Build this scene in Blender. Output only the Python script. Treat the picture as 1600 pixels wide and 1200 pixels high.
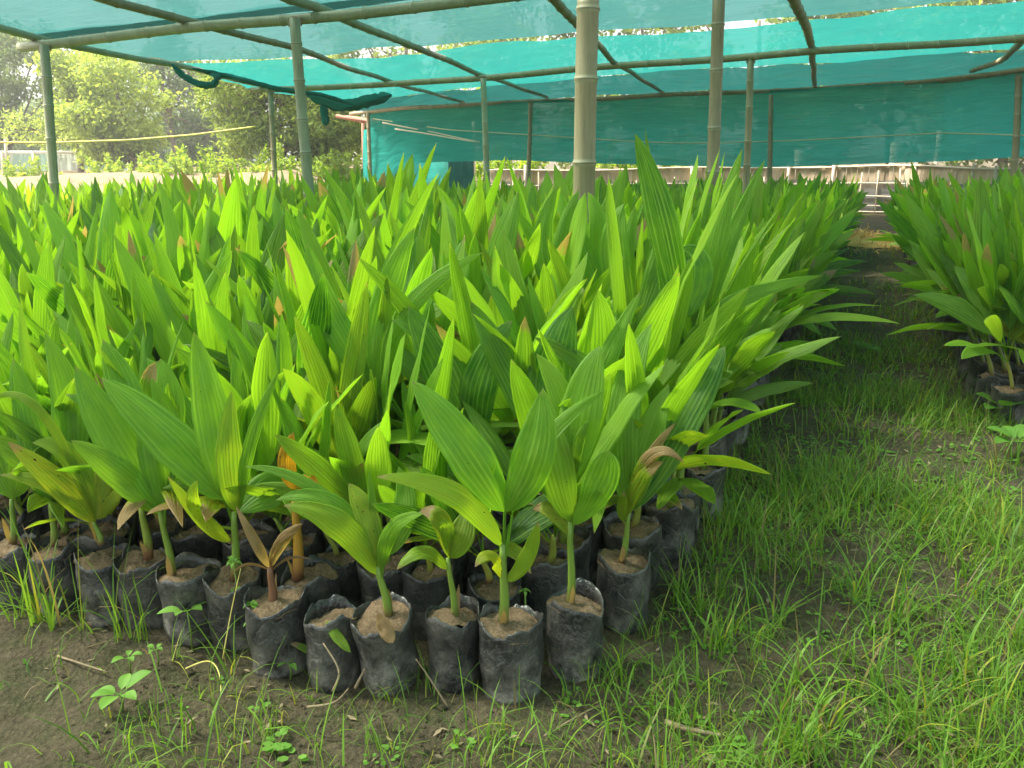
import bpy, math, random
import numpy as np
from mathutils import Vector, Matrix
random.seed(7); RNG = np.random.default_rng(11)
scene = bpy.context.scene
for o in list(bpy.data.objects): bpy.data.objects.remove(o)
COL = scene.collection

# ------------------------------------------------------------------ camera
FPX = 1350.0; PITCH = math.atan(360/FPX); ROLL = math.radians(1.2); CAMH = 1.4
fw = np.array([0, math.cos(PITCH), -math.sin(PITCH)]); up0 = np.array([0, math.sin(PITCH), math.cos(PITCH)]); rt0 = np.array([1., 0, 0])
rt = rt0*math.cos(ROLL)-up0*math.sin(ROLL); up = up0*math.cos(ROLL)+rt0*math.sin(ROLL)
CP = np.array([0, 0, CAMH])
cam = bpy.data.cameras.new('camera'); camo = bpy.data.objects.new('camera', cam); COL.objects.link(camo)
cam.sensor_width = 36; cam.lens = 36*FPX/1600; cam.clip_start = .05; cam.clip_end = 500
m = Matrix(((rt[0], up[0], -fw[0], 0), (rt[1], up[1], -fw[1], 0), (rt[2], up[2], -fw[2], CAMH), (0, 0, 0, 1)))
camo.matrix_world = m; scene.camera = camo

# ------------------------------------------------------------------ light
SUN_EL = math.radians(56); SUN_AZ = math.radians(-75)     # azimuth measured from +Y towards +X
w = bpy.data.worlds.new('World'); scene.world = w; w.use_nodes = True
nt = w.node_tree; bg = nt.nodes['Background']
sky = nt.nodes.new('ShaderNodeTexSky'); sky.sky_type = 'NISHITA'; sky.sun_disc = False
sky.sun_elevation = SUN_EL; sky.sun_rotation = SUN_AZ; sky.dust_density = 9; sky.air_density = .9; sky.ozone_density = .3
hz = nt.nodes.new('ShaderNodeMixRGB'); hz.inputs[0].default_value = .45; hz.inputs[2].default_value = (6.2, 6.4, 6.5, 1)   # thin white overcast
nt.links.new(sky.outputs[0], hz.inputs[1]); nt.links.new(hz.outputs[0], bg.inputs[0]); bg.inputs[1].default_value = .15
sl = bpy.data.lights.new('sun', 'SUN'); so = bpy.data.objects.new('sun', sl); COL.objects.link(so)
sl.energy = 5.0; sl.angle = math.radians(12); sl.color = (1, .95, .86)
sd = Vector((math.sin(SUN_AZ)*math.cos(SUN_EL), math.cos(SUN_AZ)*math.cos(SUN_EL), math.sin(SUN_EL)))
so.rotation_euler = sd.to_track_quat('Z', 'Y').to_euler(); so.location = (0, 0, 30)
vs = scene.view_settings; vs.view_transform = 'Standard'; vs.look = 'None'; vs.gamma = 1; vs.use_curve_mapping = False; vs.exposure = 1.42
scene.render.engine = 'CYCLES'; cy = scene.cycles
cy.use_denoising = True; cy.max_bounces = 8; cy.diffuse_bounces = 3; cy.transmission_bounces = 5; cy.transparent_max_bounces = 10; cy.glossy_bounces = 2
cy.use_adaptive_sampling = True; cy.adaptive_threshold = .02; cy.sample_clamp_indirect = 6

# ------------------------------------------------------------------ helpers
def ray(x, y): return fw*FPX+rt*(x-800)-up*(y-600)
def atz(x, y, z=0.):
    d = ray(x, y); return CP+d*(z-CAMH)/d[2]
def aty(x, y, Y):
    d = ray(x, y); return CP+d*Y/d[1]
def proj(P):
    v = np.asarray(P)-CP; z = v@fw; return 800+FPX*(v@rt)/z, 600-FPX*(v@up)/z, z
def nrm(v):
    v = np.asarray(v, float); return v/(np.linalg.norm(v, axis=-1, keepdims=True)+1e-12)
_lat = np.random.default_rng(3).random((256, 256))
def vnoise(x, y):
    x = np.asarray(x, float); y = np.asarray(y, float); xi = np.floor(x).astype(int); yi = np.floor(y).astype(int)
    fx = x-xi; fy = y-yi; fx = fx*fx*(3-2*fx); fy = fy*fy*(3-2*fy)
    g = lambda a, b: _lat[a & 255, b & 255]
    return (g(xi, yi)*(1-fx)+g(xi+1, yi)*fx)*(1-fy)+(g(xi, yi+1)*(1-fx)+g(xi+1, yi+1)*fx)*fy
def fbm(x, y, o=4):
    s = 0; a = .5
    for i in range(o):
        s = s+a*(vnoise(x*2**i+17.3*i, y*2**i+5.1*i)-.5); a *= .5
    return s
AX_U = np.array([.397, .918]); AX_R = np.array([.918, -.397])   # along the bed, and towards the aisle
def tag(o, label=None, cat=None, group=None, kind=None):
    if label: o['label'] = label
    if cat: o['category'] = cat
    if group: o['group'] = group
    if kind: o['kind'] = kind
    return o
class Acc:
    """collects vertices, faces and per-vertex attributes for ONE mesh"""
    def __init__(s): s.v = []; s.f = []; s.t = []; s.l = []; s.n = 0; s.mi = []
    def grid(s, P, tint=None, luv=None, closed=False, mi=0):
        a, b = P.shape[:2]; s.v.append(P.reshape(-1, 3))
        i = np.arange(a-1)[:, None]*b; jn = b if closed else b-1; j = np.arange(jn)[None, :]; j2 = (j+1) % b
        q = np.stack([i+j, i+j2, i+b+j2, i+b+j], -1).reshape(-1, 4)+s.n
        s.f.append(q); s.mi.append(np.full(len(q), mi)); s.t.append(np.broadcast_to(np.zeros(3) if tint is None else tint, (a*b, 3)).astype(float))
        s.l.append(np.zeros((a*b, 3)) if luv is None else luv.reshape(-1, 3)); s.n += a*b
    def raw(s, V, Fq, tint=None, luv=None, mi=0):
        V = np.asarray(V, float); s.v.append(V); s.f.append(np.asarray(Fq)+s.n); s.mi.append(np.full(len(Fq), mi))
        s.t.append(np.broadcast_to(np.zeros(3) if tint is None else tint, (len(V), 3)).astype(float))
        s.l.append(np.zeros((len(V), 3)) if luv is None else luv); s.n += len(V)
    def mesh(s, name, mats, smooth=True):
        V = np.concatenate(s.v); me = bpy.data.meshes.new(name)
        nf = sum(len(f) for f in s.f); me.vertices.add(len(V)); me.vertices.foreach_set('co', V.astype(np.float32).ravel())
        sizes = np.concatenate([np.full(len(f), f.shape[1]) for f in s.f]); tot = int(sizes.sum())
        me.loops.add(tot); me.loops.foreach_set('vertex_index', np.concatenate([f.ravel() for f in s.f]).astype(np.int32))
        me.polygons.add(nf); st = np.concatenate([[0], np.cumsum(sizes)[:-1]]).astype(np.int32)
        me.polygons.foreach_set('loop_start', st)
        me.polygons.foreach_set('material_index', np.concatenate(s.mi).astype(np.int32))
        me.polygons.foreach_set('use_smooth', np.full(nf, smooth, bool))
        for nm, dat in (('tint', s.t), ('luv', s.l)):
            a = me.attributes.new(nm, 'FLOAT_VECTOR', 'POINT'); a.data.foreach_set('vector', np.concatenate(dat).astype(np.float32).ravel())
        for mm in (mats if isinstance(mats, (list, tuple)) else [mats]): me.materials.append(mm)
        me.update(calc_edges=True); return me
    def build(s, name, mats, parent=None, smooth=True, loc=None):
        if loc is not None:
            s.v = [v-np.asarray(loc) for v in s.v]
        o = bpy.data.objects.new(name, s.mesh(name, mats, smooth)); COL.objects.link(o)
        if parent is not None: o.parent = parent
        elif loc is not None: o.location = loc
        return o
    # shapes ------------------------------------------------
    def tube(s, pts, rad, k=8, tint=None, cap=True, mi=0):
        pts = np.asarray(pts, float); n = len(pts); rad = np.broadcast_to(rad, (n,))
        T = nrm(np.gradient(pts, axis=0)); ref = np.array([0, 0, 1.]) if abs(T[0][2]) < .9 else np.array([1., 0, 0])
        A = nrm(np.cross(T, ref)); B = np.cross(T, A); th = np.linspace(0, 2*np.pi, k, endpoint=False)
        P = pts[:, None]+rad[:, None, None]*(A[:, None]*np.cos(th)[None, :, None]+B[:, None]*np.sin(th)[None, :, None])
        L = np.concatenate([[0], np.cumsum(np.linalg.norm(np.diff(pts, axis=0), axis=1))])
        luv = np.stack(np.broadcast_arrays(th[None, :]/6.283, L[:, None], 0.), -1)
        if cap:
            P = np.concatenate([pts[:1, None]+0*P[:1], P, pts[-1:, None]+0*P[-1:]]); luv = np.concatenate([luv[:1], luv, luv[-1:]])
        s.grid(P, tint, luv, closed=True, mi=mi)
    def box(s, c, size, ax=None, tint=None, mi=0):
        ax = np.eye(3) if ax is None else np.asarray(ax); h = np.asarray(size)/2
        V = np.array([[x, y, z] for x in (-1, 1) for y in (-1, 1) for z in (-1, 1)])*h
        V = V@ax+np.asarray(c)
        F = [[0, 1, 3, 2], [4, 6, 7, 5], [0, 4, 5, 1], [2, 3, 7, 6], [0, 2, 6, 4], [1, 5, 7, 3]]
        s.raw(V, F, tint, mi=mi)
def empty(name, loc):
    o = bpy.data.objects.new(name, None); COL.objects.link(o); o.location = loc; o.empty_display_size = .05; return o

# ------------------------------------------------------------------ materials
class NT:
    def __init__(s, name):
        s.m = bpy.data.materials.new(name); s.m.use_nodes = True; s.t = s.m.node_tree; s.t.nodes.clear()
        s.out = s.t.nodes.new('ShaderNodeOutputMaterial')
    def n(s, typ, **k):
        d = s.t.nodes.new('ShaderNode'+typ)
        for a, b in k.items():
            if isinstance(a, str) and a.startswith('i_'): s.set(d, a[2:].replace('_', ' '), b)
            else: setattr(d, a, b)
        return d
    def set(s, d, key, v):
        i = d.inputs[int(key)] if key.isdigit() else d.inputs[key]
        if hasattr(v, 'node') or hasattr(v, 'is_linked'): s.t.links.new(v, i)
        else: i.default_value = v
    def mix(s, f, a, b, mode='MIX'):
        d = s.n('MixRGB', blend_type=mode)
        for k, v in (('0', f), ('1', a), ('2', b)):
            if isinstance(v, tuple) and len(v) == 3: v = (*v, 1)
            s.set(d, k, v)
        return d.outputs[0]
    def math(s, op, a, b=0., c=0., clamp=False):
        d = s.n('Math', operation=op); d.use_clamp = clamp; s.set(d, '0', a); s.set(d, '1', b)
        if op in ('MULTIPLY_ADD', 'SMOOTHSTEP'): s.set(d, '2', c)
        return d.outputs[0]
    def rng(s, v, a, b, c=0., d=1.):
        x = s.n('MapRange'); x.clamp = True
        for k, q in zip('01234', (v, a, b, c, d)): s.set(x, k, q)
        return x.outputs[0]
    def attr(s, name): return s.n('Attribute', attribute_name=name).outputs['Vector']
    def sep(s, v):
        d = s.n('SeparateXYZ'); s.set(d, '0', v); return d.outputs
    def noise(s, vec, scale, detail=4, rough=.6, scl=None):
        if scl is not None:
            mp = s.n('Mapping'); s.set(mp, 'Vector', vec); mp.inputs['Scale'].default_value = scl; vec = mp.outputs[0]
        d = s.n('TexNoise'); s.set(d, 'Vector', vec); d.inputs['Scale'].default_value = scale; d.inputs['Detail'].default_value = detail; d.inputs['Roughness'].default_value = rough
        return d.outputs['Fac']
    def pos(s): return s.n('NewGeometry').outputs['Position']
    def bump(s, h, strength=.5, dist=.01):
        d = s.n('Bump'); s.set(d, 'Height', h); d.inputs['Strength'].default_value = strength; d.inputs['Distance'].default_value = dist; return d.outputs[0]
    def prin(s, col, rough=.6, bump=None, spec=.5):
        d = s.n('BsdfPrincipled'); s.set(d, 'Base Color', (*col, 1) if isinstance(col, tuple) and len(col) == 3 else col); s.set(d, 'Roughness', rough); d.inputs['Specular IOR Level'].default_value = spec
        if bump is not None: s.set(d, 'Normal', bump)
        return d.outputs[0]
    def end(s, sh): s.t.links.new(sh, s.out.inputs[0]); return s.m

def mat_leaf():
    k = NT('palm_leaf'); tint = k.sep(k.attr('tint')); luv = k.attr('luv'); l = k.sep(luv)
    oi = k.n('ObjectInfo').outputs['Random']
    g = k.mix(tint[1], (.022, .120, .008), (.190, .385, .022))
    n1 = k.noise(luv, 3, 3, .5, (1.6, 2.5, 1))
    g = k.mix(k.rng(n1, .35, .7, 0, .35), g, (.26, .45, .02))
    n1 = k.noise(luv, 3, 3, .5, (1.6, 2.5, 1)); vj = k.noise(luv, 2, 2, .5, (2.5, .5, 1)); lu = k.math('ADD', l[0], k.math('MULTIPLY', vj, .16)); veins = k.math('SINE', k.math('MULTIPLY', lu, 6.283*8.0))
    fine = k.math('SINE', k.math('MULTIPLY', lu, 6.283*33.0))
    st = k.math('MULTIPLY', k.rng(veins, .35, 1, 0, .6), k.rng(vj, .35, .65, .2, 1.))
    g = k.mix(st, g, (.30, .46, .07))
    yl = k.mix(k.rng(n1, .35, .65), (.42, .40, .02), (.26, .33, .02))
    yl = k.mix(k.rng(tint[0], .75, 1), yl, (.55, .26, .015))
    g = k.mix(k.rng(tint[0], 0, .8), g, yl)
    nb = k.noise(luv, 9, 4, .7, (2, 3, 1))
    # brown scorch at the tip, and bite holes / spots
    sc = k.math('ADD', k.math('SUBTRACT', l[1], 1.0), k.math('MULTIPLY', k.math('SUBTRACT', nb, .5), .35))
    br = k.math('GREATER_THAN', k.math('ADD', sc, tint[2]), 0.0)
    g = k.mix(k.math('MULTIPLY', br, .92), g, k.mix(nb, (.20, .10, .04), (.50, .34, .20)))
    vo = k.n('TexVoronoi'); mp = k.n('Mapping'); k.set(mp, 'Vector', luv); mp.inputs['Scale'].default_value = (2.2, 7, 1); k.set(vo, 'Vector', mp.outputs[0]); vo.inputs['Scale'].default_value = 1.3
    sp = k.math('LESS_THAN', vo.outputs['Distance'], k.math('MULTIPLY_ADD', k.rng(tint[0], .05, .5), .075, .03))
    g = k.mix(sp, g, (.05, .02, .008))
    h = k.math('ADD', k.math('MULTIPLY', veins, .6), k.math('MULTIPLY', fine, .18))
    bp = k.bump(h, .5, .0025)
    p = k.prin(g, k.rng(n1, .3, .7, .40, .62), bp, .42)
    tr = k.n('BsdfTranslucent'); hs = k.mix(.6, g, (.36, .56, .015), 'MIX'); hs = k.mix(1.0, k.mix(1., g, (1.25, 1.25, 1.0), 'MULTIPLY'), (0, 0, 0), 'ADD'); 
    k.set(tr, 'Color', k.mix(1., g, (1.9, 1.85, .7), 'MULTIPLY')); k.set(tr, 'Normal', bp)
    mx = k.n('MixShader'); mx.inputs[0].default_value = .50; k.set(mx, '1', p); k.set(mx, '2', tr.outputs[0])
    return k.end(mx.outputs[0])
def mat_stem():
    k = NT('palm_stem'); tint = k.sep(k.attr('tint')); P = k.pos(); n = k.noise(P, 30, 4, .6, (1, 1, .25))
    g = k.mix(n, (.10, .20, .02), (.22, .30, .04)); g = k.mix(tint[0], g, (.42, .22, .02))
    g = k.mix(k.math('MULTIPLY', tint[2], 1), g, k.mix(n, (.10, .035, .02), (.26, .13, .06)))
    return k.end(k.prin(g, .45, k.bump(n, .3, .004)))
def mat_bag():
    k = NT('nursery_bag_plastic'); P = k.pos(); n = k.noise(P, 16, 6, .72, (1, 1, .9)); n2 = k.noise(P, 4, 3, .6); n3 = k.noise(P, 210, 4, .75); n4 = k.noise(P, 20, 3, .6, (1.2, 1.2, 1))
    cr = k.math('ABSOLUTE', k.math('SUBTRACT', n4, .5)); crease = k.rng(cr, 0, .035, 1, 0)
    z = k.sep(P)[2]; low = k.rng(z, .02, .15, 1., .35)
    d = k.math('MULTIPLY', k.rng(n, .38, .63), k.math('MULTIPLY', low, k.rng(n2, .35, .6, .3, 1.))); d = k.math('MULTIPLY', d, k.rng(n3, .35, .6, .6, 1.))
    d = k.math('MAXIMUM', d, k.math('MULTIPLY', crease, .18)); d = k.math('MAXIMUM', d, k.math('MULTIPLY', k.rng(n3, .62, .70), .6))
    c = k.mix(d, (.013, .014, .016), (.33, .30, .25))
    h = k.math('ADD', k.math('MULTIPLY', n, .6), k.math('MULTIPLY', k.rng(cr, 0, .08), .5))
    return k.end(k.prin(c, k.rng(d, 0, 1, .28, .8), k.bump(h, .7, .004), .5))
def mat_soil(name, a, b, sc=60):
    k = NT(name); P = k.pos(); n = k.noise(P, sc, 6, .7); n2 = k.noise(P, sc/6, 4, .6)
    c = k.mix(k.rng(n, .3, .7), a, b); c = k.mix(k.rng(n2, .4, .75, 0, .5), c, tuple(x*.6 for x in a))
    return k.end(k.prin(c, .95, k.bump(n, 1, .012), .15))
def mat_ground():
    k = NT('ground_soil'); P = k.pos(); n = k.noise(P, 2.2, 5, .6); n2 = k.noise(P, 38, 6, .75); n3 = k.noise(P, 9, 5, .65); tv = k.n('TexVoronoi', feature='F1'); k.set(tv, 'Vector', P); tv.inputs['Scale'].default_value = 55
    c = k.mix(k.rng(n2, .3, .72), (.098, .074, .042), (.255, .195, .120))
    c = k.mix(k.math('MULTIPLY', k.rng(n3, .42, .62), .75), c, k.mix(n2, (.062, .075, .026), (.150, .155, .060)))
    c = k.mix(k.math('MULTIPLY', k.rng(n, .5, .7), .6), c, (.030, .023, .014))
    n9 = k.noise(P, 260, 3, .8); c = k.mix(k.math('MULTIPLY', k.rng(n9, .52, .66), .55), c, (.035, .026, .015)); c = k.mix(k.math('MULTIPLY', k.rng(n9, .46, .34), .5), c, (.34, .27, .18))
    h = k.math('ADD', k.math('MULTIPLY', n2, 1.), k.math('MULTIPLY', tv.outputs['Distance'], .5))
    h = k.math('ADD', h, k.math('MULTIPLY', k.noise(P, 150, 4, .8), .35))
    return k.end(k.prin(c, .92, k.bump(h, 1., .05), .2))
def mat_bamboo(name, a, b, dust):
    k = NT(name); l = k.attr('luv'); P = k.pos(); n = k.noise(P, 9, 5, .65, (1, 1, .3)); n2 = k.noise(P, 60, 3, .6, (1, 1, .08)); n3 = k.noise(l, 3, 4, .6, (4, 1.5, 1))
    t = k.sep(k.attr('tint'))
    c = k.mix(k.rng(n, .3, .7), a, b); c = k.mix(k.math('MULTIPLY', k.rng(n2, .45, .7), .4), c, dust)
    c = k.mix(k.rng(n3, .55, .75, 0, .5), c, (.10, .085, .045))
    c = k.mix(k.math('MULTIPLY', t[2], .7), c, (.07, .055, .03)); c = k.mix(k.math('MULTIPLY', t[0], .55), c, (.42, .40, .27))
    return k.end(k.prin(c, .5, k.bump(k.math('ADD', n2, n), .25, .004)))
def mat_net(name, col, transp, tr_w=.6, scale=1., tcol=None):
    k = NT(name); P = k.pos(); l = k.attr('luv')
    wv = k.noise(l, 3, 4, .7, (.6, 26, 1)); n = k.noise(P, 1.1, 4, .6); f = k.noise(l, 90, 2, .5, (1, 4, 1)); fold = k.noise(l, 2.2, 3, .6, (.35, 6, 1))
    c = k.mix(k.rng(wv, .3, .75), tuple(x*.82 for x in col), tuple(min(1, x*1.12) for x in col)); c = k.mix(k.rng(n, .4, .7, 0, .30), c, tuple(x*.72+.02 for x in col))
    df = k.n('BsdfDiffuse'); k.set(df, 'Color', c); tl = k.n('BsdfTranslucent'); k.set(tl, 'Color', c)
    fl2 = k.noise(l, 4, 4, .7, (.25, 7, 1)); c = k.mix(k.rng(fl2, .56, .70, 0, .38), c, tuple(x*.45 for x in col)); c = k.mix(k.rng(fl2, .30, .42, .25, 0), c, tuple(x*1.5+.02 for x in col)); k.set(df, 'Color', c); k.set(tl, 'Color', c)
    bp = k.bump(k.math('ADD', fold, k.math('MULTIPLY', wv, .4)), .6, .05); k.set(df, 'Normal', bp); k.set(tl, 'Normal', bp)
    m1 = k.n('MixShader'); m1.inputs[0].default_value = tr_w; k.set(m1, '1', df.outputs[0]); k.set(m1, '2', tl.outputs[0])
    tp = k.n('BsdfTransparent'); tc = tcol or (.90, 1., .95); tp.inputs[0].default_value = (*tc, 1)
    m2 = k.n('MixShader'); k.set(m2, '0', k.math('ADD', k.math('MULTIPLY', k.math('SUBTRACT', k.math('ADD', f, wv), 1.0), .35), transp, clamp=True)); k.set(m2, '1', m1.outputs[0]); k.set(m2, '2', tp.outputs[0])
    return k.end(m2.outputs[0])
def mat_foliage(name, a, b, tr=.4, rough=.55):
    k = NT(name); t = k.sep(k.attr('tint')); oi = k.n('ObjectInfo').outputs['Random']
    c = k.mix(t[1], a, b); c = k.mix(t[0], c, (.42, .38, .05)); 
    c = k.mix(k.math('MULTIPLY', t[2], 1.), c, (.24, .17, .085))
    p = k.prin(c, rough, None, .3); q = k.n('BsdfTranslucent'); k.set(q, 'Color', k.mix(1., c, (1.9, 1.7, .9), 'MULTIPLY'))
    mx = k.n('MixShader'); mx.inputs[0].default_value = tr; k.set(mx, '1', p); k.set(mx, '2', q.outputs[0]); return k.end(mx.outputs[0])
def mat_plain(name, a, b, sc=12, rough=.8, stretch=(1, 1, 1)):
    k = NT(name); n = k.noise(k.pos(), sc, 5, .65, stretch); t = k.sep(k.attr('tint'))
    c = k.mix(k.rng(n, .3, .7), a, b); c = k.mix(k.math('MULTIPLY', t[1], .55), c, tuple(x*.45 for x in a)); c = k.mix(k.math('MULTIPLY', t[0], .6), c, (.52, .40, .20))
    return k.end(k.prin(c, rough, k.bump(n, .5, .01), .3))

M_LEAF = mat_leaf(); M_STEM = mat_stem(); M_BAG = mat_bag()
M_POT = mat_soil('potting_soil', (.15, .095, .055), (.36, .25, .155), 110)
M_GROUND = mat_ground()
M_BAM = mat_bamboo('bamboo_weathered', (.23, .185, .095), (.32, .265, .15), (.15, .13, .07))
M_BAMG = mat_bamboo('bamboo_green', (.22, .25, .14), (.33, .35, .22), (.17, .18, .11))
M_NET1 = mat_net('shade_net_greyish', (.038, .150, .142), .08, .60)  # greyer and duller teal than the middle sheet
M_NET0 = mat_net('added_thin_net', (.035, .22, .19), .42, .62)
M_NET2 = mat_net('shade_net_vivid', (.018, .205, .178), .08, .62)  # more saturated, brighter teal than the near sheets
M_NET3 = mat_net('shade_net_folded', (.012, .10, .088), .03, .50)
M_NETW = mat_net('shade_net_wall', (.036, .36, .30), .03, .64)
M_NETP = mat_net('shed_net', (.05, .50, .43), .06, .45)
M_CLOTH = mat_net('pale_cloth', (.62, .70, .60), .1, .4, tcol=(.9, .95, .9))
M_GREY = mat_net('grey_mesh', (.36, .37, .36), .30, .3, tcol=(.85, .85, .85))
M_GRASS = mat_foliage('grass_blade', (.050, .135, .012), (.19, .34, .035), .4, .5)
M_WEED = mat_foliage('weed_leaf', (.07, .20, .02), (.20, .38, .06), .4, .6)
M_TREE = mat_foliage('tree_leaf', (.075, .14, .03), (.28, .38, .085), .45)
M_TREED = mat_foliage('dark_tree_leaf', (.06, .115, .045), (.18, .26, .09), .38)
M_SHRUB = mat_foliage('shrub_leaf', (.14, .26, .03), (.30, .42, .05), .45)
M_BARK = mat_plain('bark', (.13, .10, .07), (.26, .21, .15), 14, .9, (1, 1, .3))
M_SLAT = mat_plain('fence_bamboo', (.58, .44, .30), (.74, .60, .44), 8, .8, (1, 1, .2))
M_RAIL = mat_plain('fence_rail', (.56, .48, .34), (.70, .62, .48), 12, .75)
M_STRAW = mat_plain('straw', (.80, .38, .10), (.90, .55, .20), 20, .9)
M_DRY = mat_plain('dry_stick', (.20, .14, .08), (.34, .26, .16), 30, .85)
M_ROPE = mat_plain('yellow_rope', (.60, .48, .10), (.74, .64, .22), 30, .7)
M_ROPEP = mat_plain('pale_rope', (.45, .52, .30), (.6, .62, .4), 30, .7)
M_RED = mat_plain('rusty_sheet', (.34, .13, .08), (.45, .22, .14), 14, .7)
M_WOOL = mat_plain('pale_mulch', (.15, .11, .06), (.27, .20, .12), 3, .95)
M_FLOWER = mat_plain('petal', (.6, .65, .8), (.7, .75, .9), 5, .6)

# ------------------------------------------------------------------ ground
A0 = atz(797, 965, .215)[:2]                                 # the corner bag
def bed_sr(x, y):
    dx = x-A0[0]; dy = y-A0[1]; return dx*AX_U[0]+dy*AX_U[1], dx*AX_R[0]+dy*AX_R[1]
def gz(x, y):
    s, r = bed_sr(x, y); near = np.clip(1-(np.hypot(x, y)-6)/10, .15, 1)
    z = .05*fbm(x*1.3, y*1.3, 3)+near*(.046*fbm(x*7, y*7, 4)+.030*np.abs(fbm(x*23+9, y*23, 3)))
    ridge = np.exp(-((s+.25)/.16)**2)*(r < .1)*.0
    inbed = ((s > -.1) & (r < .1))
    return np.where(inbed, z*.3, z)+ridge-.004
def axis(lo, f0, f1, hi, step, k):
    a = [f0]; d = step
    while a[-1] > lo: d *= k; a.append(a[-1]-d)
    b = [f1]; d = step
    while b[-1] < hi: d *= k; b.append(b[-1]+d)
    return np.concatenate([a[::-1][:-1], np.arange(f0, f1, step), b])
xs = axis(-160, -2.4, 2.9, 160, .022, 1.06); ys = axis(-40, 1.0, 4.6, 260, .022, 1.035)
X, Y = np.meshgrid(xs, ys, indexing='xy')
g = Acc(); g.grid(np.stack([X, Y, gz(X, Y)], -1)); go = g.build('ground', M_GROUND); go['kind'] = 'structure'
# pale dry ground beyond the beds on the left and behind the fence
xs2 = np.linspace(-60, 40, 160); ys2 = np.linspace(0, 1, 30)
X, T = np.meshgrid(xs2, ys2); Yb = 21.5-.10*X+0*T; Y2 = Yb+T*30
g = Acc(); g.grid(np.stack([X, Y2, gz(X, Y2)+.05+.06*np.sin(X*.9)*np.sin(T*5)+1.0*np.clip((Y2-23)/3, 0, 1)*np.clip((-X-4)/2.5, 0, 1)], -1)); o = g.build('dry_field', M_WOOL); o['kind'] = 'structure'

# ------------------------------------------------------------------ leaf builder
def prof(t): return (np.maximum(t, 0)**.62)*(np.maximum(1-t, 0)**.78)/.39
def lobe(acc, P0, P1, P2, W, n0, tint, nu=9, nv=14, alpha=0., inner=0, pleat=.0028, twist=0., fold=.0, blunt=False):
    t = np.linspace(0, 1, nv)[:, None]
    P = (1-t)**2*P0+2*t*(1-t)*P1+t**2*P2; T = nrm(2*(1-t)*(P1-P0)+2*t*(P2-P1))
    S = nrm(np.cross(T, n0)); N = np.cross(S, T)
    a = twist*t; S, N = S*np.cos(a)+N*np.sin(a), N*np.cos(a)-S*np.sin(a)
    L = np.linalg.norm(P2-P0); p = prof(t)[:, 0]
    if blunt: p = np.clip((np.linspace(0, 1, nv)**.62)*(1-np.linspace(0, 1, nv)**3.2)**.6*1.25, 0, 1.05)
    wo = W/2*p; wi = wo.copy()
    if alpha: wi = np.minimum(wo, t[:, 0]*L*math.sin(alpha)*1.06+.001)
    h_ = (abs(P0[0])*131+abs(P0[1])*57+L*311) % 97
    if nv > 9:
        tl = np.linspace(0, 1, nv); wo = wo*(1+.10*(vnoise(tl*9+h_, tl*0+h_)-.5)); wi = wi*(1+.06*(vnoise(tl*8+h_, tl*0+3)-.5))
    u = np.linspace(-1, 1, nu)[None, :]
    if inner < 0: wn, wp = wi, wo
    elif inner > 0: wn, wp = wo, wi
    else: wn, wp = wo, wo
    wd = np.where(u < 0, u*wn[:, None], u*wp[:, None])
    amp = pleat*np.minimum(1, p[:, None]*1.2)
    tri = (np.arange(nu) % 2*2-1)[None, :]*amp*(.4+1.1*vnoise(u*3+h_, t*3)) if nu > 3 else 0*wd
    off = tri-fold*np.abs(u)**1.5*p[:, None]*W+(.0015*np.sin(t*19+L*90)+W*.22*(vnoise(u*1.3+h_, t*4.)-.5))*p[:, None]
    G = P[:, None]+S[:, None]*wd[..., None]+N[:, None]*off[..., None]
    luv = np.stack(np.broadcast_arrays((u+1)/2, t, (L*37.7) % 10), -1)
    acc.grid(G, np.asarray(tint), luv)
def petiole(acc, a, b, r0, r1, tint, k=5, bow=0.):
    t = np.linspace(0, 1, 4)[:, None]; P = a*(1-t)+b*t+np.array([0, 0, 1])*bow*(t*(1-t)); tt = np.array(tint)*np.array([1, 1, 0])
    acc.tube(P, np.linspace(r0, r1, 4), k, tt, cap=False)
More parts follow.
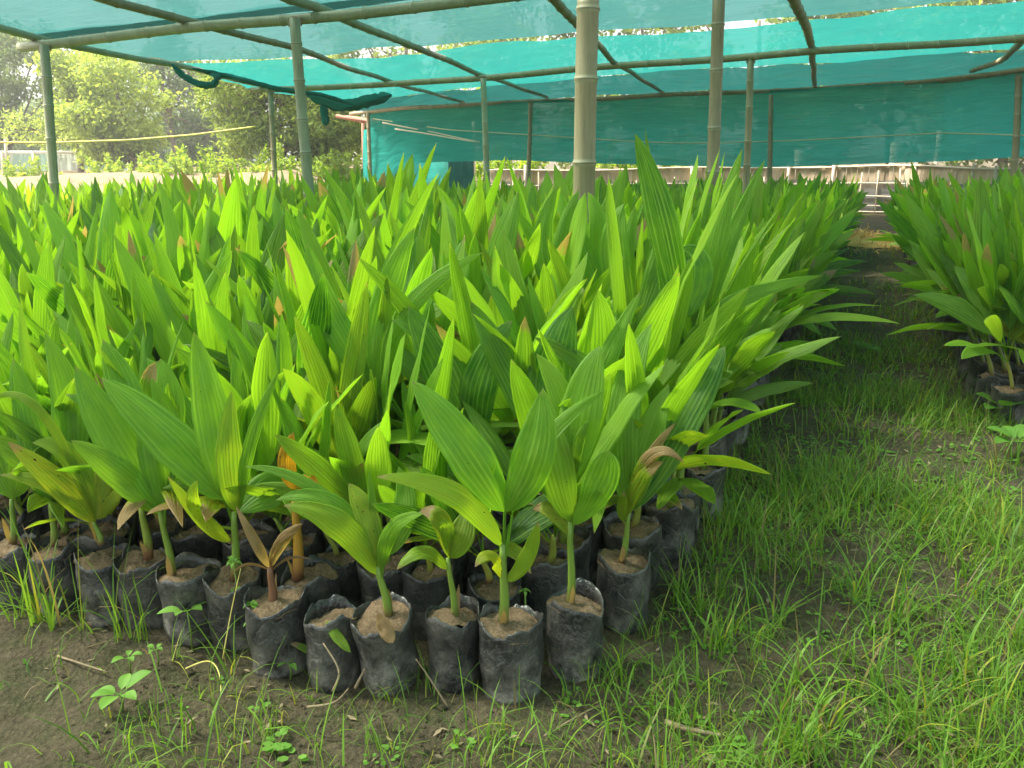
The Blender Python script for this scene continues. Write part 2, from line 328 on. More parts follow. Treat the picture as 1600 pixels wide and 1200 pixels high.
def auto_leaves(rg, base, top, scale, lean, q, low=False):
    """list of leaf Accs for one seedling; q 2 fine, 1 middling, 0 coarse"""
    out = []; n = rg.integers(5, 7) if q else 4; ph = rg.random()*6.28; lv = (nrm(lean) if np.linalg.norm(lean) > 0 else lean)
    young = rg.random(); ybase = rg.normal(.06, .07)
    for i in range(n):
        f = i/(n-1); az = ph+i*2.4+rg.normal(0, .3); th = math.radians(5+f*42+rg.normal(0, 9))
        d = np.array([math.cos(az)*math.sin(th), math.sin(az)*math.sin(th), math.cos(th)])
        d = nrm(d+lean*(.55+.5*f)*1.); cq = float(d@lv)
        if np.linalg.norm(lv) > 0 and cq > .44: d = nrm(d-lv*(cq-.44)*.7)
        ho = nrm(np.array([d[0]+1e-4, d[1], 0])-lv*(.5 if cq > .3 else 0))
        lp = scale*(.17-.08*f)*rg.uniform(.7, 1.3); L = scale*rg.uniform(.46, .70)*(1-.28*f); W = scale*rg.uniform(.050, .098)*(1-.1*f)*(1.35 if q == 0 else 1.3 if q == 1 else 1.14)
        b0 = base+(top-base)*(1-.35*f); b1 = b0+d*lp
        side = nrm(np.cross(np.array([0, 0, 1.]), ho)); n0 = nrm(np.cross(d, side)); 
        if n0[2] < 0: n0 = -n0
        rot = rg.normal(0, .5); sd2 = side*math.cos(rot)+n0*math.sin(rot); n1 = n0*math.cos(rot)-side*math.sin(rot)
        yel = np.clip(ybase+(rg.random() < .22)*f**2*rg.uniform(.15, .8), 0, .75); tint = (yel, np.clip(rg.normal(.62, .36)-.25*np.clip((base[1]-6)/6, 0, 1), 0, 1), (rg.random() < .05+.22*f)*rg.uniform(0, .30))
        acc = Acc(); petiole(acc, b0, b1, .0045*scale, .003*scale, tint, 5 if q > 1 else 3)
        droop = rg.uniform(.02, .42)*(.35+f)*L*1.15
        nu, nv = ((9, 13), (5, 9), (3, 6))[2-q]
        if rg.random() < .72:
            for sg in (-1, 1):
                al = math.radians(rg.uniform(8, 19)); dl = nrm(d*math.cos(al)+sd2*sg*math.sin(al)); Ll = L*rg.uniform(.85, 1.08)
                P1 = b1+dl*Ll*.52; P2 = P1+dl*Ll*.5+ho*droop*.8-np.array([0, 0, 1])*droop*.9+sd2*sg*rg.uniform(-.01, .03)
                # side vector in lobe() is cross(T, n1): positive u lies towards -sd2
                sgn = np.sign(np.dot(np.cross(dl, n1), sd2)); inner = int(-sg*sgn)
                lobe(acc, b1, P1, P2, W, n1, tint, nu, nv, al, inner, twist=rg.normal(0, .25), fold=.07)
        else:
            P1 = b1+d*L*.52; P2 = P1+d*L*.5+ho*droop-np.array([0, 0, 1])*droop
            lobe(acc, b1, P1, P2, W*1.05, n1, tint, nu, nv, twist=rg.normal(0, .4), fold=.12)
        out.append(acc)
    if low:
        for _ in range(2):
            az = rg.random()*6.283; ho = np.array([math.cos(az), math.sin(az), 0]); d = nrm(ho+[0, 0, rg.uniform(.5, 1.2)]); tint = (rg.uniform(.05, .5), rg.uniform(.3, .9), rg.uniform(0, .2)); b0 = base*.6+top*.4
            acc = Acc(); b1 = b0+d*.05; petiole(acc, b0, b1, .004, .003, tint); L = rg.uniform(.16, .28); P1 = b1+d*L*.5; P2 = P1+ho*L*.45-np.array([0, 0, 1])*L*rg.uniform(.0, .35)
            lobe(acc, b1, P1, P2, rg.uniform(.035, .06), nrm(np.cross(np.cross(ho, [0, 0, 1.]), d)*-1), tint, 9, 12, twist=rg.normal(0, .4), fold=.15); out.append(acc)
    return out
# ------------------------------------------------------------------ seedlings
def bag_mesh(rg, r=.083, h=.215, q=2):
    k = 44 if q == 2 else 14; nz = 18 if q == 2 else 5; o_ = rg.random()*60; th = np.linspace(0, 2*np.pi, k, endpoint=False)
    a1, a2 = rg.random(2)*6.28; zz = np.linspace(0, 1, nz)[:, None]
    rr = r*(1+.035*np.sin(2*th+a1)+.025*np.sin(3*th+a2)+.006*rg.normal(size=(nz, k))+(0 if q < 2 else .075*np.abs(fbm(np.cos(th)*2.2+o_, zz*2.6+np.sin(th)*2.2, 3))+.03*fbm(np.cos(th)*5+o_, zz*6+np.sin(th)*5, 2)))*(1-.08*(1-zz)**2-.03*np.sin(zz*9+a1))
    rim = h+rg.uniform(.006, .02)*np.sin(2*th+a2)+rg.uniform(.003, .009)*np.sin(5*th+a1)+.003*rg.normal(size=k)
    z = zz*rim[None]; P = np.stack([rr*np.cos(th), rr*np.sin(th), z], -1)
    hh = P[-1]; inn = [hh*np.array([.965, .965, 1])+[0, 0, .001], hh*np.array([.95, .95, 1])-[0, 0, .03], hh*np.array([.93, .93, 1])-[0, 0, .06]]
    acc = Acc(); acc.grid(np.concatenate([np.concatenate([P[:1]*[0, 0, 1]+[0, 0, .0], P]), np.array(inn)]), closed=True); return acc
def soil_mesh(rg, r=.080, z=.192, q=2):
    k = 48 if q == 2 else 12; n = 16 if q == 2 else 4; th = np.linspace(0, 2*np.pi, k, endpoint=False); rr = np.linspace(.0, 1, n)[:, None]*r
    off = rg.random()*50
    x = rr*np.cos(th); y = rr*np.sin(th); zz = z+.050*fbm(x*22+off, y*22+off, 3)+.020*np.abs(fbm(x*90+off, y*90, 3))+.008*(1-(rr/r)**2)+.01*np.cos(th-off)*rr/r
    acc = Acc(); acc.grid(np.stack([x, y, zz], -1), closed=True); return acc
BAGP = [bag_mesh(RNG).mesh('poly_bag', M_BAG) for _ in range(10)]
SOILP = [soil_mesh(RNG).mesh('potting_soil', M_POT) for _ in range(6)]
def put(name, me, parent, loc, rz=0, sc=(1, 1, 1), tilt=(0, 0)):
    o = bpy.data.objects.new(name, me); COL.objects.link(o); o.parent = parent; o.location = loc; o.rotation_euler = (tilt[0], tilt[1], rz); o.scale = sc; return o
def seedling_root(x, y, rg, bagh=1., bagr=1., tilt=(0, 0), name='palm_seedling'):
    z = float(gz(x, y))-.004; r = empty(name, (x, y, z)); rz = rg.random()*6.28
    put('poly_bag', BAGP[rg.integers(len(BAGP))], r, (0, 0, 0), rz, (bagr, bagr, bagh), tilt)
    put('potting_soil', SOILP[rg.integers(len(SOILP))], r, (0, 0, .195*(bagh-1)), rz, (bagr, bagr, 1), tilt)
    return r, np.array([x, y, z])
def stem_mesh(base, top, r, tint=(0, 0, 0), dead=0., k=8):
    acc = Acc(); t = np.linspace(0, 1, 7)[:, None]; P = base*(1-t)+top*t; P[:, 0] += .004*np.sin(t[:, 0]*5); rad = r*(1.15-.55*t[:, 0])
    acc.tube(P, rad, k, None, cap=True)
    tt = np.zeros((9*k, 3)); v = np.repeat(np.concatenate([[0], t[:, 0], [1]]), k); tt[:, 0] = tint[0]; tt[:, 2] = np.clip(np.maximum(dead, (.28-v)*4*(tint[2] if len(tint) > 2 else 1)), 0, 1); acc.t[-1] = tt
    return acc
def sheath(rg, parent, base, o0):
    acc = Acc(); a = rg.random()*6.28; d = np.array([math.cos(a), math.sin(a), 0]); b = base+d*.010
    lobe(acc, b, b+d*.006+[0, 0, .04], b+d*rg.uniform(.0, .03)+[0, 0, rg.uniform(.06, .11)], .020, d, (.3, .2, 3), 3, 5, pleat=0)
    acc.build('dry_sheath', M_LEAF, parent, loc=o0)
HERO_XY = []
def hero(px, py, stemtop, leaves, label, group='palm seedlings along the front row', bagr=1., bagh=1., tilt=(0, 0), stem_r=.011, stem_tint=(0, 0, 1), dead=0., seed=0, stem_base=None, dz=0., name='palm_seedling'):
    """px,py: the bag's rim centre; leaves: (base, mid, tip, width px, reach of mid, reach of tip, tint, options)"""
    rg = np.random.default_rng(100+seed); P = atz(px, py, .215*bagh)
    r, o0 = seedling_root(P[0], P[1], rg, bagh, bagr, tilt, name); HERO_XY.append((P[0], P[1]))
    tag(r, label, 'seedling', group)
    Yd = P[1]; b = aty(*(stem_base or (px, py+8)), Yd); b[2] = max(b[2], .17); tp = aty(*stemtop, Yd)
    if leaves is not None:
        stem_mesh(b, tp, stem_r, stem_tint, dead).build('stem', M_STEM, r, loc=o0)
        sheath(rg, r, b, o0)
    for lf in leaves or []:
        lobes = lf if isinstance(lf, list) else [lf]; acc = Acc()
        for (B, Mi, T, wpx, dm, dt, tint, *opt) in lobes:
            op = dict(opt[0]) if opt else {}
            P0 = aty(*B, Yd); P2 = aty(*T, Yd+dt); Pm = aty(*Mi, Yd+dm); P1 = 2*Pm-.5*(P0+P2)
            W = wpx*Yd/(FPX*1.03)*1.12; n0 = nrm(nrm(CP-Pm)+np.array([op.pop('nx', 0.), 0, op.pop('nz', .25)]))
            if np.linalg.norm(P0-tp) > .02: petiole(acc, b*.25+tp*.75 if not op.get('pt') else np.array(aty(*op['pt'], Yd)), P0, .0055, .0035, tint, 6)
            op.pop('pt', None)
            lobe(acc, P0, P1, P2, W, n0, tint, 15 if wpx > 30 else 9, 18, twist=op.pop('tw', 0.), fold=op.pop('fold', .05), pleat=.0022, **op)
        acc.build('leaf', M_LEAF, r, loc=o0)
    return r, o0
G1 = (.0, .62, 0); G2 = (.04, .75, 0); YG = (.30, .7, .05); YY = (.6, .7, .08); DK = (0, .12, 0); OR = (1, .6, .03); BR = (.4, .3, 3); STY = (.38, .9, 0)
hero(797, 965, (788, 850), [
    [((788, 800), (728, 702), (643, 594), 70, -.03, .03, G1, dict(fold=.1)), ((789, 800), (833, 712), (845, 612), 66, -.05, -.02, G1, dict(fold=.1))],
    ((800, 805), (850, 692), (946, 610), 27, -.02, .06, G2), ((784, 855), (712, 772), (588, 745), 43, -.08, -.16, (.26, .75, .04), dict(nz=.8)),
    ((788, 908), (768, 868), (742, 886), 26, -.04, -.09, YY, dict(nz=.9)), ((791, 908), (822, 872), (841, 815), 27, -.03, -.05, YG)],
    'bright green palm seedling with wide V of leaves in the foremost corner bag', seed=1, stem_base=(785, 984), stem_r=.013)
hero(899, 940, (893, 815), [
    [((892, 815), (868, 720), (848, 606), 56, -.02, .05, (.12, .7, 0)), ((893, 820), (930, 768), (950, 704), 62, -.06, -.08, G1, dict(blunt=True))],
    ((896, 745), (908, 640), (937, 540), 66, .0, .06, G2), ((893, 790), (850, 740), (822, 690), 40, .02, .08, G1),
    ((897, 740), (885, 640), (838, 552), 44, .03, .08, (.1, .8, 0)), ((892, 838), (862, 798), (832, 797), 26, .02, .05, (.5, .3, .2)), ((900, 742), (905, 690), (922, 655), 16, -.03, -.02, G2)],
    'seedling with short blunt right leaf and tall ribbed leaf, right of the foremost bag', seed=2, bagr=.97, stem_base=(890, 958), stem_r=.011)
hero(708, 952, (702, 872), [
    ((700, 890), (662, 862), (620, 890), 28, -.05, -.09, (.25, .6, .05), dict(nz=.9)), ((701, 872), (688, 812), (655, 800), 32, -.03, .0, (.45, .5, .25)),
    ((703, 872), (722, 832), (728, 795), 44, -.02, .03, (.3, .5, .1)), ((703, 868), (698, 830), (692, 812), 22, -.03, -.04, (.2, .8, 0))],
    'small seedling with spotted drooping leaves, in the bag left of the foremost one', seed=3, bagr=.88, stem_base=(710, 975), stem_r=.0095)
hero(606, 950, (592, 885), [
    [((592, 900), (532, 820), (443, 790), 46, -.04, -.07, (.25, .7, .04), dict(nz=.5)), ((592, 890), (522, 790), (430, 782), 36, .0, -.02, G1, dict(nz=.6))],
    ((594, 882), (498, 768), (382, 729), 22, .03, .05, G1), ((596, 895), (612, 828), (662, 803), 27, -.03, -.06, G2, dict(nz=.5)),
    ((590, 872), (572, 805), (545, 755), 38, .02, .06, (.42, .95, .02)), ((597, 870), (584, 800), (577, 735), 15, .03, .06, G2), ((600, 870), (632, 800), (622, 728), 40, .05, .1, G2)],
    'seedling with long leaves arching to the left from a tilted bag of pale cracked soil', seed=4, tilt=(.12, .03), stem_base=(607, 965), stem_r=.012)
hero(516, 955, None or (520, 940), None, 'slumped nursery bag of bare soil without a plant, between two seedlings', group='bags along the front row', seed=5, bagr=.92, bagh=.95, tilt=(.03, -.06), name='soil_filled_bag')
hero(430, 930, (424, 885), [
    ((421, 888), (400, 848), (368, 790), 17, -.02, .02, BR, dict(fold=.3)), ((423, 888), (440, 845), (474, 818), 20, -.03, -.01, BR, dict(fold=.3)), ((425, 892), (452, 872), (486, 874), 5, -.02, -.04, BR), ((423, 888), (432, 850), (470, 830), 8, -.05, -.05, BR), ((420, 890), (385, 882), (360, 902), 5, -.04, -.06, BR)],
    'withered brown seedling with shrivelled leaves in a black bag', seed=6, dead=1, stem_base=(426, 962), stem_r=.013, bagr=1.02)
hero(484, 893, (462, 770), [
    ((462, 765), (448, 722), (459, 675), 28, .0, .02, OR), ((466, 770), (478, 748), (497, 758), 20, -.03, -.07, OR, dict(nz=.5)), ((464, 765), (490, 745), (520, 740), 30, .02, .06, G1, dict(nz=.6))],
    'seedling with an orange yellow stem and leaf, behind the withered one', seed=7, stem_tint=(.95, 0, 1.2), stem_base=(465, 905), stem_r=.016)
hero(362, 895, (368, 800), [
    [((352, 782), (262, 682), (158, 590), 68, .0, .03, G1, dict(fold=.08)), ((353, 782), (333, 660), (303, 518), 58, .02, .08, G2)],
    [((372, 800), (358, 720), (362, 610), 40, -.05, -.03, (.3, .85, 0)), ((374, 798), (392, 690), (436, 580), 20, -.04, .0, G2)],
    ((362, 845), (318, 812), (262, 744), 24, -.08, -.12, (.45, .8, .02)), ((335, 822), (303, 788), (309, 750), 20, -.1, -.12, (.4, .9, 0)), ((372, 800), (425, 762), (452, 765), 60, .06, .12, G1, dict(nz=.3))],
    'large seedling with broad leaves spreading left, behind the leafy green weed', seed=8, stem_base=(366, 905), stem_r=.013)
hero(293, 885, (252, 800), [
    [((251, 803), (190, 742), (111, 688), 46, -.03, -.06, (.1, .8, 0)), ((250, 798), (182, 690), (118, 572), 62, .0, .05, G1)], ((256, 792), (242, 706), (228, 640), 52, .02, .06, G1), ((258, 790), (272, 700), (236, 590), 44, .05, .1, G2)],
    'seedling with a smooth leaning green stem, in the wide bag with a torn rim', seed=9, bagr=1.1, stem_base=(270, 905), stem_r=.012)
hero(224, 868, (222, 790), [
    ((222, 790), (205, 650), (160, 530), 60, .03, .1, G1), ((224, 790), (262, 660), (250, 560), 52, .05, .12, G2), ((222, 795), (240, 740), (290, 690), 34, .0, .0, (.2, .7, 0))],
    'seedling with a brown sheathed thick stem, left of the leaning green stem', seed=10, stem_base=(232, 872), stem_r=.014, stem_tint=(.1, 0, 2))
hero(158, 862, (148, 815), [
    ((150, 815), (100, 762), (12, 690), 42, -.04, -.08, YY, dict(nz=.6)), ((148, 815), (88, 762), (0, 742), 28, -.05, -.1, (.35, .7, .03), dict(nz=.6)), ((150, 812), (112, 716), (50, 692), 36, .0, -.02, (.3, .8, 0), dict(nz=.5)),
    ((152, 812), (170, 752), (150, 700), 44, .02, .04, YY), ((156, 812), (180, 776), (203, 768), 18, -.02, -.03, (.5, .8, .1)), ((152, 812), (60, 640), (-20, 634), 14, .0, .02, YG)],
    'yellowing seedling with leaves fanned to the left, in the bag by the tall grass', seed=11, stem_base=(158, 850), stem_r=.010)
hero(975, 868, (985, 800), [
    [((984, 802), (1008, 700), (1045, 600), 50, .03, .12, (.1, .85, 0)), ((985, 800), (1070, 650), (1133, 540), 62, .08, .22, DK)],
    ((980, 800), (1010, 722), (1057, 660), 16, -.04, -.04, (.3, .8, .42)), ((978, 805), (1015, 712), (1070, 724), 20, -.06, -.1, (.5, .8, .62), dict(nz=.6)), ((978, 808), (1002, 748), (1036, 722), 24, -.05, -.08, (.45, .8, .35), dict(nz=.6)),
    ((974, 815), (972, 792), (976, 768), 17, -.03, -.04, (.4, .5, .1)), ((983, 800), (975, 640), (1018, 505), 52, .06, .18, G2)],
    'seedling on the aisle side whose lower leaves end in dry brown tips', group='palm seedlings along the aisle edge', seed=12, stem_base=(970, 880), stem_r=.010)
hero(84, 848, (80, 780), [((80, 780), (60, 700), (20, 560), 56, .0, .06, G1), ((82, 780), (110, 660), (70, 520), 54, .03, .1, G2), ((80, 785), (40, 720), (-30, 680), 40, -.02, -.05, (.1, .6, 0))],
    'green seedling behind the clump of tall grass near the left end of the front row', seed=13, stem_base=(84, 852))
hero(18, 840, (20, 780), [((20, 780), (40, 680), (20, 560), 52, .0, .06, G2), ((20, 780), (-40, 660), (-70, 560), 56, .03, .1, G1)],
    'leftmost seedling of the front row, cut by the edge of the photo', seed=14, stem_base=(20, 850))
# the tall seedlings that rise above the rest
def tall(px, py, Yd, leaves, label, seed):
    rg = np.random.default_rng(400+seed); P = aty(px, py, Yd); r, o0 = seedling_root(P[0], P[1], rg); HERO_XY.append((P[0], P[1])); tag(r, label, 'seedling', 'tall palm seedlings inside the large bed')
    b = np.array([P[0], P[1], .19]); tp = np.array([P[0]+.01, P[1], .48]); stem_mesh(b, tp, .014).build('stem', M_STEM, r, loc=o0)
    for lf in leaves:
        acc = Acc()
        for (B, Mi, T, wpx, dm, dt, tint) in (lf if isinstance(lf, list) else [lf]):
            P0 = aty(*B, Yd); P2 = aty(*T, Yd+dt); Pm = aty(*Mi, Yd+dm); P1 = 2*Pm-.5*(P0+P2)
            petiole(acc, tp, P0, .006, .004, tint, 6); lobe(acc, P0, P1, P2, wpx*Yd/(FPX*1.03)*1.12, nrm(nrm(CP-Pm)+np.array([0, 0, .2])), tint, 13, 18, fold=.08)
        acc.build('leaf', M_LEAF, r, loc=o0)
tall(1062, 700, 2.95, [((1062, 500), (1036, 350), (992, 208), 44, -.02, .02, (0, .28, 0)), ((1066, 500), (1082, 420), (1062, 392), 62, .03, .05, (0, .3, 0)), ((1060, 520), (1040, 440), (1008, 200), 22, .05, .1, (0, .55, 0))],
     'tallest seedling with one dark spear leaf rising past the thick bamboo post', 1)
tall(1100, 690, 3.15, [((1098, 500), (1118, 380), (1160, 232), 30, -.02, .04, G2), ((1104, 500), (1140, 380), (1196, 248), 22, .0, .08, G1), ((1100, 520), (1150, 470), (1285, 430), 26, -.05, .1, G2)],
     'tall seedling with two narrow ribbed leaves pointing up right over the bed edge', 2)
tall(880, 800, 2.55, [((872, 720), (862, 600), (895, 478), 78, .0, .04, DK), ((866, 720), (800, 590), (735, 470), 48, .03, .08, (0, .35, 0)), ((880, 720), (930, 600), (1000, 455), 38, .04, .1, G2)],
     'seedling with a broad dark green rounded leaf behind the front corner', 3)
tall(760, 800, 2.6, [((748, 700), (748, 600), (800, 500), 60, .0, .04, DK), ((744, 700), (690, 580), (638, 478), 56, .02, .06, (0, .3, 0)), ((750, 690), (700, 560), (610, 500), 40, .05, .1, G1)],
     'seedling with crossed dark green leaves in the middle of the second row', 4)
tall(905, 640, 3.5, [((905, 500), (880, 400), (905, 296), 34, .0, .05, (.03, .6, 0)), ((908, 500), (935, 380), (918, 300), 30, -.05, .0, (.02, .8, 0)), ((903, 500), (850, 400), (872, 290), 34, .03, .06, G1), ((910, 500), (965, 420), (992, 320), 30, .03, .08, G2)],
     'tall seedling whose leaves cross the foot of the thickest bamboo post', 6)
tall(1000, 660, 3.3, [((990, 520), (960, 400), (975, 318), 44, .0, .05, G2), ((993, 520), (1030, 420), (1045, 330), 40, .03, .08, (.02, .5, 0)), ((985, 520), (930, 440), (905, 345), 40, .03, .08, G1)],
     'leafy seedling between the thickest post and the tall dark spear leaf', 7)
tall(650, 740, 2.75, [((600, 600), (640, 480), (755, 394), 30, .0, .04, (.05, .9, 0)), ((590, 600), (600, 480), (648, 355), 44, .03, .08, (.02, 1, 0)), ((600, 620), (520, 500), (480, 380), 46, .05, .1, G1)],
     'seedling with a pale leaf arching right above the middle of the bed', 5)

# the rest of the beds -------------------------------------------------
def edge_left(s): return .165 if s > .15 else -.05
rows = []
S = .178
for i in range(0, 78):
    for j in range(-1, 66):
        s = i*S+RNG.normal(0, .012)+.02; r = -j*S*1.02+RNG.normal(0, .012)+(i % 2)*S*.35-.03
        if r > edge_left(s)+.06+RNG.normal(0, .01) or s < .0: continue
        rows.append((s, r, 0))
for i in range(17, 66):
    for j in range(0, 24):
        s = i*S+RNG.normal(0, .015); r = 1.44-.04*max(0, s-3.)+j*S+RNG.normal(0, .012)+(i % 2)*S*.35; rows.append((s, r, 1))
cand = []
H = np.array(HERO_XY)
for s, r, bed in rows:
    x, y = A0+AX_U*s+AX_R*r
    if np.min(np.hypot(H[:, 0]-x, H[:, 1]-y)) < .125: continue
    if y > 15.2-.12*x and bed == 0: continue
    if y > 14.6 and bed == 1: continue
    px, py, z = proj((x, y, .8)); 
    if z < .8 or px < -60-300/z or px > 1660+300/z: continue
    if bed == 0 and s < .9 and False: continue
    cand.append((z, x, y, s, r, bed, px))
cand.sort()
LIMIT = 268
def lean_of(s, r, bed):
    l = np.zeros(3)
    if bed == 0:
        e = max(0, 1-(edge_left(s)-r)/.75)*(.55+.75*((s*7.3+r*3.1) % 1)); l[:2] += AX_R*e*.20
        e = max(0, 1-s/.6); l[:2] += -AX_U*e*.12+np.array([-.10, 0])*e
    else:
        e = max(0, 1-(r-(1.62-.045*max(0, s-3)))/.7); l[:2] += -AX_R*e*.35
    return l
nlast = 0; bulk = Acc(); bulk_bag = Acc(); counts = {}
ORD = ['first', 'second', 'third', 'fourth', 'fifth', 'sixth', 'seventh', 'eighth', 'ninth', 'tenth', 'eleventh', 'twelfth', 'thirteenth', 'fourteenth', 'fifteenth', 'sixteenth', 'seventeenth', 'eighteenth', 'nineteenth', 'twentieth']
edge_n = 0
ANCH = ['the foremost bag', 'the short blunt leaved seedling', 'the small spotted seedling', 'the tilted bag', 'the slumped empty bag', 'the withered brown seedling', 'the orange stemmed seedling', 'the broad leaved seedling by the leafy weed',
        'the leaning smooth green stem', 'the brown sheathed thick stem', 'the yellowing fan leaved seedling', 'the brown tipped aisle seedling', 'the seedling in the tall grass', 'the leftmost front seedling']
for idx, (z, x, y, s, r, bed, px) in enumerate(cand):
    rg = np.random.default_rng(5000+idx); fr = np.clip(s/.8, 0, 1) if bed == 0 else 1
    hgt = np.interp(s, [0, .5, 1.3], [.80, 1.02, 1.18])*rg.uniform(.78, 1.10)*(1-(.17 if x < -.12*y else .30)*np.clip((y-4)/6, 0, 1)) if bed == 0 else rg.uniform(.98, 1.16)*(1-.22*np.clip((y-6)/5, 0, 1)); lean = lean_of(s, r, bed)
    edge = (bed == 0 and r > edge_left(s)-.16) or (bed == 1 and lean[0] < -.25)
    if edge and bed == 0: hgt = min(hgt, 1.02)
    th = (.30 if fr > .6 else .19)*hgt
    if idx < LIMIT:
        rt_, o0 = seedling_root(x, y, rg, 1+rg.normal(0, .06), 1+rg.normal(0, .05), (rg.normal(0, .06), rg.normal(0, .06)))
        b = np.array([x, y, o0[2]+.19]); tp = b+np.array([lean[0]*.15+rg.normal(0, .008), lean[1]*.15, th*.62])
        stem_mesh(b, tp, rg.uniform(.009, .013), (max(0, rg.normal(.1, .15)), 0, rg.uniform(.3, 1.3))).build('stem', M_STEM, rt_, loc=o0)
        for a in auto_leaves(rg, b+np.array([0, 0, .05]), tp, hgt, lean, 2, s < .75): a.build('leaf', M_LEAF, rt_, loc=o0)
        if bed == 0 and edge and s > .3 and edge_n < 20:
            edge_n += 1
            tag(rt_, f'seedling leaning over the aisle, {ORD[edge_n-1]} back from the corner along the bed edge', 'seedling', 'palm seedlings along the aisle edge')
        elif bed == 1:
            zone = 'leaning over the aisle' if edge else 'standing inside it'
            tag(rt_, f'green palm seedling in the separate right bed, {zone}', 'seedling', f'right bed seedlings {zone}')
        else:
            d2 = [abs(bed_sr(*h)[1]-r) for h in HERO_XY[:len(ANCH)]]; a_ = int(np.argmin(d2)); kk = counts.get(a_, 0)
            if d2[a_] < .2 and kk < 20 and ANCH[a_]:
                counts[a_] = kk+1; tag(rt_, f'{ORD[kk]} palm seedling in line behind {ANCH[a_]}', 'seedling', 'palm seedlings inside the large bed')
            else:
                col = 'left of the far left post' if px < 85 else 'between far left and bent post' if px < 480 else 'between bent and thickest post' if px < 900 else 'right of the thickest post'
                bd = 'nearer rows' if z < 2.9 else 'middle rows' if z < 3.5 else 'farther rows'
                tag(rt_, f'crowded palm seedling {col}, {bd} of the large bed', 'seedling', f'seedlings {col}, {bd}')
    else:
        b = np.array([x, y, .19]); tp = b+np.array([lean[0]*.15, lean[1]*.15, th*.62]); q = 1 if z < 6 else 0
        for a in auto_leaves(rg, b+np.array([0, 0, .05]), tp, hgt*(1.0 if q else .98), lean, q):
            for k in range(len(a.v)): bulk.v.append(a.v[k]); bulk.f.append(a.f[k]+bulk.n); bulk.t.append(a.t[k]); bulk.l.append(a.l[k]); bulk.mi.append(a.mi[k])
            bulk.n += a.n
        if edge or z < 5:
            a = Acc(); a.tube([b*[1, 1, 0]+[0, 0, .18], tp], .010, 5); bulk.v += a.v; bulk.f += [a.f[0]+bulk.n]; bulk.t += a.t; bulk.l += a.l; bulk.mi.append(a.mi[0]+1); bulk.n += a.n
            a = bag_mesh(rg, q=0); a.v[0] = a.v[0]+[x, y, 0]; bulk.v += a.v; bulk.f += [a.f[0]+bulk.n]; bulk.t += a.t; bulk.l += a.l; bulk.mi.append(a.mi[0]+2); bulk.n += a.n
o = bulk.build('palm_seedlings', [M_LEAF, M_STEM, M_BAG]); tag(o, 'dense mass of far green palm seedlings filling both nursery beds', 'seedlings', None, 'stuff')
print('SEEDLINGS', len(cand), 'bulk verts', bulk.n)

# ------------------------------------------------------------------ bamboo frame
def bamboo(name, pts, r0, r1, label, mat=None, cat='post', group=None, seed=0, node=.34, cuts=(False, False)):
    rg = np.random.default_rng(900+seed); pts = np.asarray(pts, float); L = np.concatenate([[0], np.cumsum(np.linalg.norm(np.diff(pts, axis=0), axis=1))]); tot = L[-1]
    # smooth resample
    def at(q): return np.stack([np.interp(q, L, pts[:, i]) for i in range(3)], -1)
    st = [0.]; nodes = []; p = rg.uniform(.1, node)
    while p < tot-.03: nodes.append(p); p += node*rg.uniform(.75, 1.25)
    q = [0]; rad = [1.]; tn = [0]
    for nd in nodes: q += [nd-.02, nd-.006, nd, nd+.006, nd+.02]; rad += [1, 1.07, 1.14, 1.08, .99]; tn += [0, 1, 2, 1, 0]
    q.append(tot); rad.append(1); tn.append(0); q = np.array(q); rad = np.array(rad)*np.interp(q, [0, tot], [r0, r1]); o_ = np.argsort(q); 
    C = at(q); wob = .0035*min(tot, 3.5)
    C[:, 0] += wob*np.sin(q*2.1+rg.random()*6)*.6*np.sin(np.pi*q/tot); C[:, 2 if cat != 'post' else 1] += wob*np.sin(q*1.7+rg.random()*6)*np.sin(np.pi*q/tot)
    acc = Acc(); base = C[0].copy(); acc.tube(C, rad, 12)
    tt = np.repeat(np.concatenate([[0], tn, [0]]), 12); T = np.zeros((len(tt), 3)); T[:, 2] = (tt == 2)*1.; T[:, 0] = (tt == 1)*1.; acc.t[0] = T
    o = acc.build(name, mat or M_BAM, loc=base); tag(o, label, cat, group); return o
def P3(x, y, z=2.5): return atz(x, y, z)
def wall_Y(x): return P3(x, np.interp(x, [548, 640, 850, 1035, 1272, 1480, 1720], [178, 168, 157, 149, 138, 125, 92]), 2.5)[1]
def post(xb, yb, xt, yt, r, label, seed, ztop=2.46, mat=None, Y=None):
    T = atz(xt, yt, ztop) if Y is None else aty(xt, yt, Y if Y > 0 else wall_Y(xt)-.22); B = aty(xb, yb, T[1]); k = (B-T)/(B[2]-T[2]); Bg = T+k*(0-T[2]-.05); Bg[1] = T[1]
    return bamboo('bamboo_post', [Bg, T], r*1.05, r*.95, label, mat, 'post', 'bamboo posts of the shade house', seed)
post(912, 300, 919, 0, .050, 'thickest bamboo post, pale tan, rising from the middle of the large bed', 1, Y=4.0, mat=None)
P = bpy.data.objects['bamboo_post']
post(1112, 280, 1124, -20, .042, 'second thickest bamboo post, right of the pale tan one', 2, Y=5.9)
post(85, 282, 69, 70, .044, 'green bamboo post at the far left, under the end of the near beam', 3, mat=M_BAMG)
post(481, 282, 460, 28, .044, 'green bamboo post with a bend, second from the left', 4, mat=M_BAMG)
post(430, 280, 422, 143, .046, 'thin dry bamboo post close to the left of the bent green post', 5)
post(575+4, 280, 575, 176, .05, 'dry bamboo post beside the teal net enclosure', 6, Y=-1)
post(762, 290, 755, 122, .044, 'bamboo post below the middle beam, left of the thickest post', 7, mat=M_BAMG)
post(826, 285, 829, 162, .048, 'short far bamboo post nearest left of the thickest post', 8, Y=-1)
post(1166, 280, 1173, 93, .045, 'bamboo post under the middle beam, left one of the right pair', 9)
